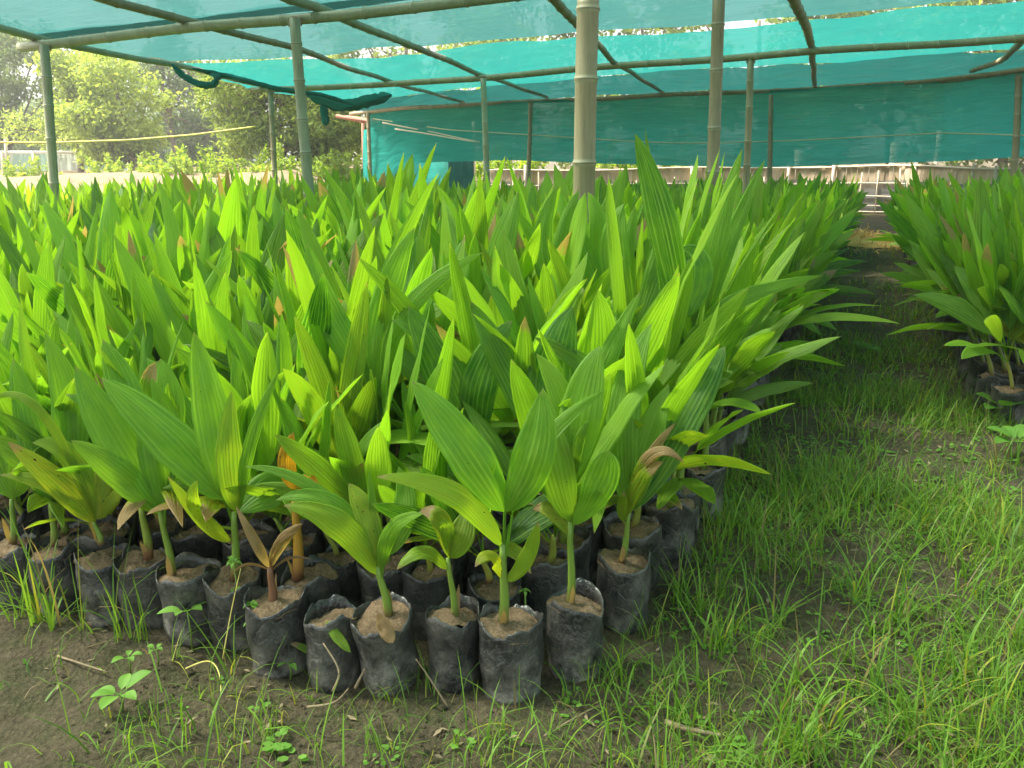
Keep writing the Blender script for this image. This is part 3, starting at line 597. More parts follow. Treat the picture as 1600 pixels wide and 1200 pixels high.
post(1202, 280, 1205, 148, .048, 'thin far bamboo post, right one of the right pair', 10, Y=-1)
post(1584, 290, 1592, 116, .052, 'bamboo post against the net at the right edge of the photo', 11, Y=-1)
def beam(pts, r, label, seed, mat=None, z=2.5, cat='beam', group='cross beams of the shade house'):
    return bamboo('bamboo_beam', [P3(x, y, z if not isinstance(z, list) else z[i]) for i, (x, y) in enumerate(pts)], r, r*.9, label, mat, cat, group, 50+seed, .42)
beam([(32, 74), (300, 44), (460, 29), (750, 0), (1122, -38), (1700, -105)], .045, 'near green bamboo beam crossing the top left over the field', 1, M_BAMG)
beam([(392, 141), (600, 133), (755, 121), (1000, 101), (1268, 80), (1480, 69), (1720, 50)], .046, 'middle bamboo beam crossing the whole roof', 2)
beam([(548, 178), (640, 168), (850, 158), (1035, 149), (1272, 139), (1480, 126), (1700, 95)], .048, 'far bamboo beam where the back net hangs', 3)
beam([(1415, 130), (1500, 122), (1600, 108), (1660, 100)], .034, 'doubled short bamboo pole lashed below the far beam on the right', 4, z=2.47)
def purlin(pts, r, label, seed, mat=None, z=2.575):
    return bamboo('bamboo_purlin', [P3(x, y, z) for (x, y) in pts], r, r*.85, label, mat, 'pole', 'roof poles running away from the viewer', 80+seed, .40)
purlin([(-160, 0), (0, 44), (75, 66), (270, 100), (330, 116), (400, 131), (480, 150)], .036, 'left edge roof pole under the border of the net', 1, M_BAMG)
purlin([(60, -40), (155, -2), (300, 34), (450, 72), (600, 125), (725, 160)], .036, 'long roof pole from the top left to the far beam', 2)
purlin([(330, -60), (445, -2), (500, 14), (640, 70)], .040, 'near half of the roof pole above the bent green post, green', 3, M_BAMG)
purlin([(630, 67), (650, 74), (750, 116), (855, 152)], .036, 'far half of the roof pole left of the thickest post', 4)
purlin([(810, -70), (868, 0), (905, 42)], .042, 'short dark roof pole passing behind the thickest post', 5)
purlin([(895, 30), (960, 97), (1038, 146)], .036, 'roof pole running down right from behind the thickest post', 6)
purlin([(1225, -50), (1240, 0), (1262, 45), (1269, 82), (1273, 134)], .044, 'curved roof pole between the right posts', 7)
purlin([(1640, 25), (1600, 60), (1570, 92), (1518, 111)], .044, 'curved roof pole at the top right corner', 8)
# rope lashings where posts meet beams
for i, (x, y, r) in enumerate([(69, 72, .052), (460, 30, .052), (755, 121, .052), (1173, 92, .054), (1205, 147, .056), (829, 160, .056), (1592, 116, .06), (422, 141, .054)]):
    c = P3(x, y, 2.475); acc = Acc(); t = np.linspace(0, 2*np.pi*3, 40); pts = np.stack([c[0]+r*np.cos(t), c[1]+r*np.sin(t), c[2]-.05+.02*t/6.28+.03*np.sin(t)], -1); acc.tube(pts, .006, 4)
    names = ['the far left post', 'the bent green post', 'the middle beam post', 'the left post of the right pair', 'the right post of the right pair', 'the short far post', 'the right edge post', 'the thin dry post']
    tag(acc.build('rope_lashing', M_DRY, loc=c), f'rope lashing tying the beam to {names[i]}', 'rope', 'rope lashings on the bamboo frame')

# ------------------------------------------------------------------ shade nets
def line(a, b, n): t = np.linspace(0, 1, n)[:, None]; return np.asarray(a)*(1-t)+np.asarray(b)*t
def poly(pts, n):
    pts = np.asarray(pts, float); L = np.concatenate([[0], np.cumsum(np.linalg.norm(np.diff(pts, axis=0), axis=1))]); q = np.linspace(0, L[-1], n); return np.stack([np.interp(q, L, pts[:, i]) for i in range(3)], -1)
def net(name, E0, E1, mat, label, n=90, m=40, sag=.05, wav=.03, seed=0, vert=False, parent=None):
    A = poly(E0, n); B = poly(E1, n); t = np.linspace(0, 1, m)[:, None, None]; P = A[None]*(1-t)+B[None]*t
    u = np.linspace(0, 1, n)[None, :]; tt = t[:, :, 0]; Lx = np.linalg.norm(A[-1]-A[0])
    k = wav*(fbm(u*Lx*1.2+seed*7, tt*9+seed, 4))*2-sag*np.sin(np.pi*tt)*(.6+.4*np.sin(u*Lx*2.2+seed))
    if vert: nn = nrm(np.cross(A[-1]-A[0], [0, 0, 1.])); P = P+k[..., None]*nn
    else: P[..., 2] += k
    luv = np.stack(np.broadcast_arrays(u*Lx, tt*np.linalg.norm(B[0]-A[0]), 0.), -1)
    acc = Acc(); acc.grid(P, None, luv); loc = A[0].copy(); o = acc.build(name, mat, parent, loc=loc if parent is None else None)
    if parent is None: tag(o, label, 'net', 'nets of the shade house')
    return o
Z = 2.70
e0 = [P3(-160, 2, Z)+[-.6, -6, 0], P3(1700, -115, Z)+[3.5, -4, 0]]
edge1 = [P3(288, 97, Z), P3(520, 84, Z), P3(750, 62, Z), P3(1000, 45, Z), P3(1300, 22, Z), P3(1650, -15, Z), P3(2100, -90, Z)]
lft = [P3(0, 42, Z), P3(-120, -20, Z)]
net('shade_net', [np.array([-4.4, -1.5, Z]), np.array([9, -5, Z])], [np.array([-4.5, 6.55, Z-.01]), np.array([10.5, .55, Z-.01])], M_NET0, 'unseen thin net sheet added overhead to shade the front corner of the bed', 60, 40, .03, .03, 9)  # unseen sheet, put in to dim the sun on the front ground
near = [np.array([-4.5, 6.6, Z]), np.array([10.5, .6, Z])]
mid = [P3(40, 58, Z), P3(700, 22, Z), P3(1200, -10, Z), P3(2100, -110, Z)]
net('shade_net', near, [P3(70, 62, Z-.012), P3(2100, -155, Z-.012)], M_NET1, 'near shade net sheet overhead, greyish teal, reaching past the top of the photo', 100, 24, .02, .03, 1)
net('shade_net', [P3(30, 53, Z), P3(2100, -170, Z)], edge1, M_NET1, 'greyish teal net sheet just before the narrow gap in the roof', 120, 50, .03, .04, 2)
edge2 = [P3(272, 99, Z), P3(330, 100, Z-.01), P3(600, 89, Z-.01), P3(750, 70, Z-.01), P3(1000, 54, Z-.01), P3(1300, 29, Z), P3(1650, -7, Z), P3(2100, -78, Z)]
t_l = [P3(425, 146, 2.68), P3(560, 158, 2.68), P3(640, 148, 2.68), P3(800, 131, 2.68), P3(960, 118, 2.68), P3(1560, 80, 2.68), P3(2000, 45, 2.68)]
net('shade_net', edge2, t_l, M_NET2, 'vivid turquoise net sheet stretched over the middle beam', 130, 50, .03, .05, 3)
t_l2 = [P3(560, 160, 2.70), P3(640, 149, 2.70), P3(800, 130, 2.70), P3(960, 117, 2.70), P3(1560, 79, 2.72), P3(2000, 44, 2.72)]
far3 = [P3(560, 173, 2.62), P3(850, 154, 2.62), P3(1272, 135, 2.62), P3(1480, 122, 2.62), P3(1720, 91, 2.62), P3(2000, 60, 2.62)]
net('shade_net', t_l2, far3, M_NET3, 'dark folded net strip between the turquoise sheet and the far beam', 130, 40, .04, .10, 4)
B3 = [P3(566, 175, 2.5)+[0, .1, 0], P3(850, 156, 2.5)+[0, .1, 0], P3(1272, 137, 2.5)+[0, .1, 0], P3(1480, 124, 2.5)+[0, .1, 0], P3(1720, 92, 2.5)+[0, .1, 0]]
def under(x, yb, x2=None): # bottom of the wall straight below the far beam
    T = P3(x, np.interp(x, [548, 640, 850, 1035, 1272, 1480, 1720], [178, 168, 157, 149, 138, 125, 92]), 2.5); B = aty(x, yb, T[1]+.1); return B
wb = [under(572, 287), under(604, 284), under(618, 262), under(660, 254), under(800, 250), under(920, 255), under(1180, 262), under(1260, 260), under(1350, 256), under(1480, 252), under(1720, 238)]
top = [under(x, np.interp(x, [548, 640, 850, 1035, 1272, 1480, 1720], [178, 168, 157, 149, 138, 125, 92])) for x in (572, 604, 618, 660, 800, 920, 1180, 1260, 1350, 1480, 1720)]
def wall_rs(L, n):
    xs_ = np.array([p[0] for p in L]); q = np.linspace(xs_[0], xs_[-1], n); return np.stack([q, np.interp(q, xs_, [p[1] for p in L]), np.interp(q, xs_, [p[2] for p in L])], -1)
net('shade_net', wall_rs(top, 200), wall_rs(wb, 200), M_NETW, 'green net hanging as the back wall from the far beam', 200, 46, .04, .06, 5, vert=True)
# rolled and bunched net ends on the left border
def bundle(pts, r, label, seed, mat):
    rg = np.random.default_rng(seed); p = poly(pts, 26); acc = Acc(); k = 14; T = nrm(np.gradient(p, axis=0)); A = nrm(np.cross(T, [.2, .3, 1.])); B = np.cross(T, A); th = np.linspace(0, 6.283, k, endpoint=False)
    R = r*np.interp(np.linspace(0, 1, 26), [0, .1, .5, .9, 1], [.25, .9, 1, .9, .2])[:, None]*(1+.35*np.sin(5*th[None]+np.arange(26)[:, None]*.35)+.12*rg.normal(size=(26, k)))
    acc.grid(p[:, None]+R[..., None]*(A[:, None]*np.cos(th)[None, :, None]+B[:, None]*np.sin(th)[None, :, None]), None, None, closed=True)
    return tag(acc.build('net_bundle', mat, loc=p[0]), label, 'net', 'bunched net ends')
Mnb = mat_net('net_bunched', (.02, .22, .18), .03, .3)
bundle([aty(268, 100, 11), aty(285, 118, 11), aty(310, 132, 11), aty(333, 133, 11), aty(342, 122, 11), aty(330, 115, 11.1)], .034, 'bunched teal net hanging in a loop from the left roof edge', 1, Mnb)
bundle([aty(300, 107, 11.5), aty(370, 122, 12.6), aty(430, 138, 13.5), aty(500, 148, 14.6), aty(560, 166, 15.2)], .030, 'rolled dark net border along the left roof edge', 2, Mnb)
bundle([aty(480, 148, 16.5), aty(530, 166, 16.5), aty(575, 158, 16.6), aty(612, 149, 16.8)], .09, 'drooping dark fold of net left of the middle beam', 3, Mnb)
bundle([aty(505, 162, 16.5), aty(507, 178, 16.5), aty(509, 196, 16.5)], .06, 'short strip of net dangling beside the bent green post', 4, Mnb)
# ropes
def rope(pts, r, label, mat):
    p = poly(pts, 40); acc = Acc(); acc.tube(p, r, 5); return tag(acc.build('rope', mat, loc=p[0]), label, 'rope')
rope([aty(-60, 222, 15), aty(80, 223, 15), aty(200, 219, 15), aty(300, 211, 15), aty(400, 198, 15.0)], .017, 'yellow rope strung across the left side before the trees', M_ROPE)
rp = [under(x, y)-np.array([0, .18, 0]) for x, y in ((585, 186), (700, 203), (830, 211), (1000, 222), (1100, 224), (1230, 220), (1350, 214), (1468, 208), (1600, 212), (1700, 210))]
rope(rp, .012, 'pale rope running along the back net wall', M_ROPEP)
for i, (a, b, l) in enumerate([((600, 192), (750, 222), 'upper of two thin canes slanting across the back net'), ((620, 202), (745, 222), 'lower of two thin canes slanting across the back net')]):
    A = under(*a)-np.array([0, .25+.05*i, 0]); B = under(*b)-np.array([0, .25+.05*i, 0]); bamboo('thin_cane', [A, B], .018, .012, l, M_RAIL, 'cane', 'thin canes against the back net', 150+i)

# ------------------------------------------------------------------ fence behind the beds
f_pts = [under(x, 200)*[1, 1, 0]+np.array([.3, 2.3, 0]) for x in (735, 850, 1035, 1272, 1480, 1720)]
fa = np.array(f_pts); fL = np.concatenate([[0], np.cumsum(np.linalg.norm(np.diff(fa, axis=0), axis=1))])
def fat(d): return np.array([np.interp(d, fL, fa[:, 0]), np.interp(d, fL, fa[:, 1]), 0])
fence = empty('bamboo_fence', fa[2]); tag(fence, 'split bamboo fence with grey mesh along the far end of the beds', 'fence'); fo = fa[2]
d = 0; k = 0; rg = np.random.default_rng(77)
while d < fL[-1]-.05 and k < 240:
    wd = rg.uniform(.075, .14); c = fat(d+wd/2); t = nrm(fat(d+wd)-fat(d)); nn = np.array([-t[1], t[0], 0]); hgt = 1.01+rg.normal(0, .02)
    acc = Acc(); acc.box(c+nn*rg.normal(0, .006)-fo+[0, 0, hgt/2], (wd*.94, .012, hgt), [t, nn, [0, 0, 1]], (max(0, rg.normal(.2, .35)), max(0, rg.normal(.1, .3)), 0)); acc.build('slat', M_SLAT, fence, smooth=False); d += wd; k += 1
def frail(zz, off, r, name='rail', mat=None, a=.0, b=1., seed=0):
    D = np.linspace(fL[-1]*a, fL[-1]*b, 60); rg = np.random.default_rng(seed); p = np.array([fat(x) for x in D]); t = nrm(np.gradient(p, axis=0)); nn = np.stack([-t[:, 1], t[:, 0], 0*t[:, 0]], -1)
    p = p-nn*off; p[:, 2] = zz+.02*np.sin(D*1.3+seed); acc = Acc(); acc.tube(p-fo, r, 6); acc.build(name, mat or M_RAIL, fence)
frail(.98, .03, .022, seed=1); frail(.62, .07, .014, seed=2); frail(.36, .08, .016, seed=3); frail(.18, .08, .012, seed=4); frail(.06, .08, .014, seed=5)
rg = np.random.default_rng(5); D = .4
while D < fL[-1]:
    c = fat(D)-np.array([.0, .10, 0]); big = rg.random() < .4; h = rg.uniform(1.0, 1.12) if big else rg.uniform(.62, .95)
    acc = Acc(); acc.tube([c-fo, c-fo+[rg.normal(0, .03), 0, h]], .034 if big else .014, 7); acc.build('fence_post', M_RAIL, fence); D += rg.uniform(.3, .62)
p = np.array([fat(x) for x in np.linspace(0, fL[-1], 120)])-np.array([0, .065, 0])-fo
tp_ = p.copy(); tp_[:, 2] = .68+.03*np.sin(np.arange(120)*.3); p[:, 2] = .02
acc = Acc(); acc.grid(np.stack([p, p*.5+tp_*.5, tp_]), None, np.stack(np.broadcast_arrays(np.arange(120)[None]*.15, np.array([0, .3, .6])[:, None], 0.), -1)); acc.build('mesh_cover', M_GREY, fence)
# pale posts standing behind the back net
for i, (x, y0, wd) in enumerate([(1249, 234, 14), (1399, 222, 14), (1468, 204, 7)]):
    B = under(x, 300)*[1, 1, 0]+[.3, 2.9, 0]; T = aty(x, y0, B[1]); T[:2] = T[:2]; acc = Acc(); acc.tube([[T[0], T[1], 0], T], wd/1394*B[1]/2, 8)
    tag(acc.build('pale_post', M_RAIL, loc=[T[0], T[1], 0]), ['leftmost pale post showing through the back net', 'pale stout post behind the net above the aisle end', 'slender pale pole behind the net on the right'][i], 'post', 'pale posts behind the back net')

# ------------------------------------------------------------------ net enclosure behind, left of the wall
sh = empty('net_enclosure', aty(650, 290, 26)*[1, 1, 0]); so_ = np.array(sh.location); tag(sh, 'turquoise net enclosure behind the left end of the back wall', 'shed')
def quad_net(c, name, mat, par, o0, wav=.1, seed=0):
    n, mm = 24, 14; u = np.linspace(0, 1, n)[None, :, None]; v = np.linspace(0, 1, mm)[:, None, None]; c = [np.asarray(q, float) for q in c]
    P = (c[0]*(1-u)+c[1]*u)*(1-v)+(c[3]*(1-u)+c[2]*u)*v; P[..., 1] += wav*fbm(u[..., 0]*7+seed, v[..., 0]*3, 3)*2
    a = Acc(); a.grid(P-o0, None, np.stack(np.broadcast_arrays(u[..., 0]*5, v[..., 0]*2, 0.), -1)); return a.build(name, mat, par)
def g0(x, Y): p = aty(x, 280, Y); p[2] = 0; return p
def colz(x, y, Y): return aty(x, y, Y)
quad_net([g0(600, 26), g0(740, 26), colz(740, 205, 26), colz(600, 200, 26)], 'net_panel', M_NETP, sh, so_, .25, 1)
quad_net([g0(566, 28), g0(600, 26), colz(600, 200, 26), colz(566, 203, 28)], 'side_net_panel', M_NETP, sh, so_, .15, 2)
quad_net([g0(700, 25.8), g0(740, 25.8), colz(740, 240, 25.8), colz(700, 240, 25.8)], 'doorway_net', M_NET3, sh, so_, .1, 3)
for x, y, Y in ((567, 190, 28), (601, 190, 26), (740, 190, 26)):
    a = Acc(); b = g0(x, Y); t = colz(x, y, Y); a.tube([b-so_, t-so_], .05, 7); a.build('corner_post', M_RED if x < 600 else M_RAIL, sh)
rf = quad_net([colz(523, 182, 25), colz(590, 196, 25), colz(592, 187, 27), colz(545, 180, 27)], 'roof_sheet', M_RED, sh, so_, .02, 4)
a = Acc(); a.tube([colz(525, 181, 24.9)-so_, colz(592, 195, 24.9)-so_], .05, 7); a.build('roof_pole', M_RED, sh)
# far cloth fence on the left
cf = empty('cloth_fence', g0(100, 38)); cfo = np.array(cf.location); tag(cf, 'pale cloth fence with white top far behind the field on the left', 'fence')
ys_ = lambda x: np.interp(x, [-40, 118, 122, 240], [238, 238, 240, 252])
for i, (a_, b_, mt) in enumerate([(-40, 20, M_CLOTH), (20, 76, M_NETP), (78, 120, M_CLOTH), (120, 205, M_NETP)]):
    quad_net([g0(a_, 38), g0(b_, 38), colz(b_, ys_(b_)+2, 38), colz(a_, ys_(a_)+2, 38)], 'cloth_panel', [M_CLOTH, mat_net('cloth_green%d' % i, (.42, .62, .52), .05, .3)][mt is M_NETP], cf, cfo, .2, i)
a = Acc(); a.tube([colz(x, ys_(x), 37.9)-cfo for x in (-40, 30, 118)], .07, 6); a.build('white_top_strip', mat_plain('white_strip', (.8, .8, .78), (.85, .85, .83)), cf)
for x in (3, 8, 121, 52, 200):
    a = Acc(); a.tube([g0(x, 37.8)-cfo, colz(x, 205 if x in (8, 121) else 236, 37.8)-cfo], .06, 6); a.build('fence_post', M_RAIL, cf)
# low brush fence left
lf = empty('low_brush_fence', g0(400, 24)); lfo = np.array(lf.location); tag(lf, 'low reddish brush fence at the far edge of the field on the left', 'fence'); rg = np.random.default_rng(8)
for x in np.arange(290, 566, 6):
    a = Acc(); b = g0(x, 24); h = rg.uniform(.62, .74); a.box(b-lfo+[0, rg.normal(0, .01), h/2], (.095, .02, h), None, (rg.uniform(0, .3), rg.uniform(.2, .9), 0)); a.build('slat', M_SLAT, lf, smooth=False)
a = Acc(); a.tube([g0(290, 23.9)-lfo+[0, 0, .62], g0(566, 23.9)-lfo+[0, 0, .62]], .025, 6); a.build('rail', M_RAIL, lf)

# ------------------------------------------------------------------ trees and shrubs
def leafquads(rg, C, size, aspect=2.0, tint=None, droop=.0):
    n = len(C); d = nrm(rg.normal(size=(n, 3))+[0, 0, -droop]); s_ = nrm(np.cross(d, rg.normal(size=(n, 3)))); L = size*rg.uniform(.6, 1.3, (n, 1)); Wd = L/aspect
    nn = np.cross(d, s_)
    V = np.stack([C, C+d*L*.5+s_*Wd*.5+nn*L*.06, C+d*L-nn*L*.05, C+d*L*.5-s_*Wd*.5+nn*L*.06], 1).reshape(-1, 3); F = np.arange(4*n).reshape(-1, 4); T = np.repeat(tint if tint is not None else np.zeros((n, 3)), 4, 0); return V, F, T
def tree(x, y_base, Y, hgt, blobs, label, mat, size, dens, seed, trunk_r=.14, cat='tree', group='trees behind the nursery', bright=.5, name='broadleaf_tree', lean=0., aspect=2., droop=.3):
    rg = np.random.default_rng(seed); b = aty(x, 270, Y); b[2] = 0; r = empty(name, b); tag(r, label, cat, group)
    acc = Acc(); top = np.array([lean, 0, hgt*.72]); t = np.linspace(0, 1, 8)[:, None]; P = t*top; P[:, 0] += .15*np.sin(t[:, 0]*5+seed); acc.tube(P, trunk_r*(1-.7*t[:, 0]), 8); Vs = []; Ts = []
    for (dx, dy, dz, rx, rz, n) in blobs:
        c = np.array([dx, dy, dz]); k = rg.uniform(.3, .7); st = P[int(k*7)]; mm = (st+c)/2+rg.normal(0, .2, 3); acc.tube([st, mm, c], [trunk_r*.45, trunk_r*.28, trunk_r*.1], 5)
        nc = int(n/32)+1; cc = rg.normal(size=(nc, 3)); cc = nrm(cc)*rg.uniform(.35, 1., (nc, 1))**.6*np.array([rx, rx, rz])+c
        for q in cc[:10]: acc.tube([c, (c+q)/2+rg.normal(0, .1, 3), q], [trunk_r*.14, trunk_r*.08, trunk_r*.04], 3)
        br = np.clip(rg.normal(bright, .25, nc), 0, 1); m_ = int(32*dens)
        pts = np.repeat(cc, m_, 0)+rg.normal(0, .24*max(.5, size*4), (nc*m_, 3))*[1, 1, .75]
        tt = np.zeros((len(pts), 3)); tt[:, 1] = np.clip(np.repeat(br, m_)+rg.normal(0, .15, len(pts)), 0, 1); tt[:, 0] = (rg.random(len(pts)) < .02)*.3
        V, F, T = leafquads(rg, pts, size, aspect, tt, droop); Vs.append(V); Ts.append(T)
    acc.build('trunk', M_BARK, r); V = np.concatenate(Vs); a = Acc(); a.raw(V, np.arange(len(V)).reshape(-1, 4), np.concatenate(Ts)); a.build('crown', mat, r)
def rblobs(rg, n, hx, z0, z1, r, cnt): return [(rg.uniform(-hx, hx), rg.uniform(-hx*.6, hx*.6), rg.uniform(z0, z1), r*rg.uniform(.7, 1.3), r*rg.uniform(.55, .95), cnt) for _ in range(n)]
TR = [ # px, Y, height, half width, z0, z1, blob r, n, mat, leaf size, label, bright
    (20, 44, 8.5, 2.4, 2.0, 7.2, 1.1, 14, M_TREED, .20, 'dark airy tree at the far left with white sky between its boughs', .6, 'airy_tree'),
    (-70, 40, 8, 2.2, 2.0, 7, 1.2, 9, M_TREED, .20, 'dark tree cut by the left edge of the photo', .5, 'airy_tree'),
    (125, 36, 6.6, 1.7, 1.3, 5.6, 1.0, 15, M_TREE, .19, 'bright leafy green tree right of the far left post', .85, 'broadleaf_tree'),
    (205, 34, 6.0, 1.5, 1.6, 5.0, .9, 12, M_TREE, .19, 'yellowish green tree next to the bright leafy one', .95, 'broadleaf_tree'),
    (275, 46, 9, 1.9, 2.5, 7.8, 1.1, 9, M_TREED, .20, 'dark tree with bare branches against the white sky', .35, 'airy_tree'),
    (330, 48, 10, 1.5, 1.0, 9, 1.2, 12, M_TREED, .20, 'dark tree trunked column left of the drooping leaved tree', .25, 'airy_tree'),
    (442, 30, 5.0, 2.0, 1.7, 4.2, .85, 20, M_TREE, .22, 'drooping leaved mango like tree with a slanting trunk behind the dry post', .55, 'mango_tree'),
    (510, 32, 5.2, 1.6, 1.5, 4.4, .9, 15, M_TREE, .22, 'dense round tree behind the bent green post', .4, 'mango_tree'),
    (250, 58, 7, 6, 1.0, 4.5, 1.8, 20, M_TREED, .32, 'wide dark tree line filling the gap behind the bright trees', .35, 'broadleaf_tree'),
    (60, 60, 7, 6, 1.0, 4.8, 1.9, 16, M_TREED, .32, 'wide pale green tree far behind the cloth fence', .7, 'broadleaf_tree'),
]
for i, (x, Y, h, hx, z0, z1, r, n, mt, sz, lb, br, nm) in enumerate(TR):
    rg = np.random.default_rng(60+i); tree(x, 270, Y, h, rblobs(rg, n, hx, z0, z1, r, 950), lb, mt, sz, 1., 60+i, .16 if nm != 'mango_tree' else .2, bright=br, name=nm, aspect=3.2 if nm == 'mango_tree' else 2.)
# trees behind the back net, their tops seen through the gap in the roof
for i, (x, Y, h, lb) in enumerate([(640, 44, 10, 'tree behind the turquoise enclosure, seen through the net'), (800, 40, 9.5, 'tree behind the net left of the thickest post'), (1000, 42, 10, 'tree behind the net right of the thickest post'),
                         (1180, 38, 9, 'tree behind the net at the pair of right posts'), (1380, 36, 9.5, 'tree behind the net above the end of the aisle'), (1560, 34, 9, 'tree behind the net at the right edge'), (1760, 32, 9, 'tree beyond the right border of the photo')]):
    rg = np.random.default_rng(160+i); tree(x, 270, Y, h, rblobs(rg, 16, 3.4, 1.2, h-1.5, 1.5, 520), lb, M_TREE, .30, .9, 160+i, .2, bright=.45, group='trees behind the back net')
# yellow-green shrubs
def shrub(x, Y, h, wd, label, seed, group):
    rg = np.random.default_rng(seed); b = aty(x, 270, Y); b[2] = 0; r = empty('leafy_shrub', b); tag(r, label, 'shrub', group); acc = Acc(); Vs = []; Ts = []
    for k in range(9):
        tip = np.array([rg.uniform(-wd, wd), rg.uniform(-.4, .4), h*rg.uniform(.6, 1.1)]); acc.tube([tip*[.5, .5, 0], tip], [.015, .006], 4)
        n = 130; q = rg.random((n, 1))**.7; C = tip*[.5, .5, 0]*(1-q)+tip*q+rg.normal(0, .09, (n, 3))*(1.25-q*.8)
        C[:, 2] = np.abs(C[:, 2]); tt = np.zeros((n, 3)); tt[:, 1] = np.clip(rg.normal(.55, .3, n), 0, 1); V, F, T = leafquads(rg, C, .13, 2, tt, -.3); Vs.append(V); Ts.append(T)
    acc.build('stem', M_BARK, r); V = np.concatenate(Vs); a = Acc(); a.raw(V, np.arange(len(V)).reshape(-1, 4), np.concatenate(Ts)); a.build('foliage', M_SHRUB, r)
i = 0
for x in list(np.arange(225, 566, 21))+[760, 800, 835, 950, 985, 1020, 1060]:
    rg = np.random.default_rng(300+i); left = x < 600; Y = rg.uniform(26, 29) if left else 26+rg.uniform(-1, 1); 
    shrub(x, Y, rg.uniform(1.1, 1.75) if left else rg.uniform(1.35, 1.7), .55, 'sunlit yellow green shrub in the row behind the low brush fence' if left else 'yellow green shrub showing between the back net and the bamboo fence', 300+i, 'shrubs behind the low brush fence' if left else 'shrubs behind the bamboo fence'); i += 1

for x in (0, 45, 110, 150, 190, 235, 275):
    rg = np.random.default_rng(500+x); shrub(x, rg.uniform(26, 29), rg.uniform(1.25, 1.5), .6, 'low green bush on the pale bank before the cloth fence', 500+x, 'bushes on the pale bank')
# ------------------------------------------------------------------ straw at the aisle end
sc_ = atz(1332, 374); acc = Acc(); rg = np.random.default_rng(21)
n = 4000; C = np.stack([rg.normal(0, .34, n), rg.normal(0, .75, n), np.zeros(n)], -1); C[:, 2] = .05*np.exp(-(C[:, 0]/.4)**2-(C[:, 1]/.8)**2)+rg.random(n)*.03; C += sc_
d_ = nrm(np.stack([rg.normal(size=n), rg.normal(size=n), rg.normal(0, .25, n)], -1)); s_ = nrm(np.cross(d_, [0, 0, 1.])); L = rg.uniform(.08, .2, (n, 1)); V = np.stack([C, C+s_*.008, C+d_*L+s_*.008, C+d_*L], 1).reshape(-1, 3); acc.raw(V, np.arange(4*n).reshape(-1, 4))
th = np.linspace(0, 6.283, 28, endpoint=False); rr = np.linspace(0, 1, 8)[:, None]
acc.grid(np.stack([sc_[0]+.62*rr*np.cos(th), sc_[1]+1.3*rr*np.sin(th), .005+.07*(1-rr**2)+0*th], -1), closed=True); tag(acc.build('straw', M_STRAW), 'pale straw heaped on the ground at the end of the aisle', 'straw', None, 'stuff')

# ------------------------------------------------------------------ haze
hb = Acc(); hb.box((-5, 58, 5.5), (190, 150, 15)); hz_m = bpy.data.materials.new('haze'); hz_m.use_nodes = True; hn = hz_m.node_tree; hn.nodes.clear(); ho_ = hn.nodes.new('ShaderNodeOutputMaterial'); pv = hn.nodes.new('ShaderNodeVolumePrincipled')
pv.inputs['Color'].default_value = (.95, .97, .94, 1); pv.inputs['Density'].default_value = .0022; pv.inputs['Anisotropy'].default_value = .4; hn.links.new(pv.outputs[0], ho_.inputs['Volume'])
o = hb.build('haze', hz_m, smooth=False); o['kind'] = 'stuff'; o['label'] = 'thin pale morning haze in the air over the field'
# ------------------------------------------------------------------ grass
def blades(rg, X, Y, L, W, lean, tint, segs=4, curl=.9):
    n = len(X); az = rg.random(n)*6.283; h = np.stack([np.cos(az), np.sin(az), 0*az], -1); sd_ = np.stack([-np.sin(az), np.cos(az), 0*az], -1); base = np.stack([X, Y, gz(X, Y)-.003], -1)
    P = []; a0 = np.abs(rg.normal(lean, .38, n)); cu = np.abs(rg.normal(curl*1.15, .75, n)); cur = base.copy(); rows_ = []
    for k in range(segs+1):
        t = k/segs; wd = W*(1-t)**.7*(1 if k else .8); rows_.append((cur.copy(), wd)); ang = a0+cu*t*1.3
        cur = cur+(h*np.sin(ang)[:, None]+np.array([0, 0, 1])*np.cos(ang)[:, None])*(L/segs)[:, None]
    V = np.stack([np.stack([c-sd_*wd[:, None]/2, c+sd_*wd[:, None]/2], 1) for c, wd in rows_], 1)  # n, segs+1, 2, 3
    V = V.reshape(n, -1, 3); f = np.array([[2*k, 2*k+1, 2*k+3, 2*k+2] for k in range(segs)]); F = (np.arange(n)[:, None, None]*(2*(segs+1))+f[None]).reshape(-1, 4)
    T = np.repeat(tint, 2*(segs+1), 0); return V.reshape(-1, 3), F, T
rg = np.random.default_rng(33)
def in_aisle(x, y):
    s, r = bed_sr(x, y); e = np.where(s > .15, .28, .12); return (s < -.1) | ((r > e) & (r < 1.55-.045*np.maximum(0, s-3)))
def scatter(n, ymin, ymax, densf):
    y = ymin+(ymax-ymin)*rg.random(n); x = (rg.random(n)*2-1)*(y*.64+.2); ok = in_aisle(x, y); x, y = x[ok], y[ok]; k = rg.random(len(x)) < densf(x, y); return x[k], y[k]
def dens(x, y):
    s, r = bed_sr(x, y); nz = np.clip((vnoise(x*2.3+3, y*2.3)-.28)*2.2, 0, 1)*np.clip(.35+vnoise(x*9, y*9+7), 0, 1)
    right = np.clip((x-.15)/.55, 0, 1); d = .13+.9*right; d = np.where((x < .2) & (y < 2.5), .20, d); far = (y > 4); d = np.where(far, np.clip(1-(y-5)*.08, .35, 1)*1.15, d)
    return d*(nz**1.6*1.05+.05)
acc = Acc()
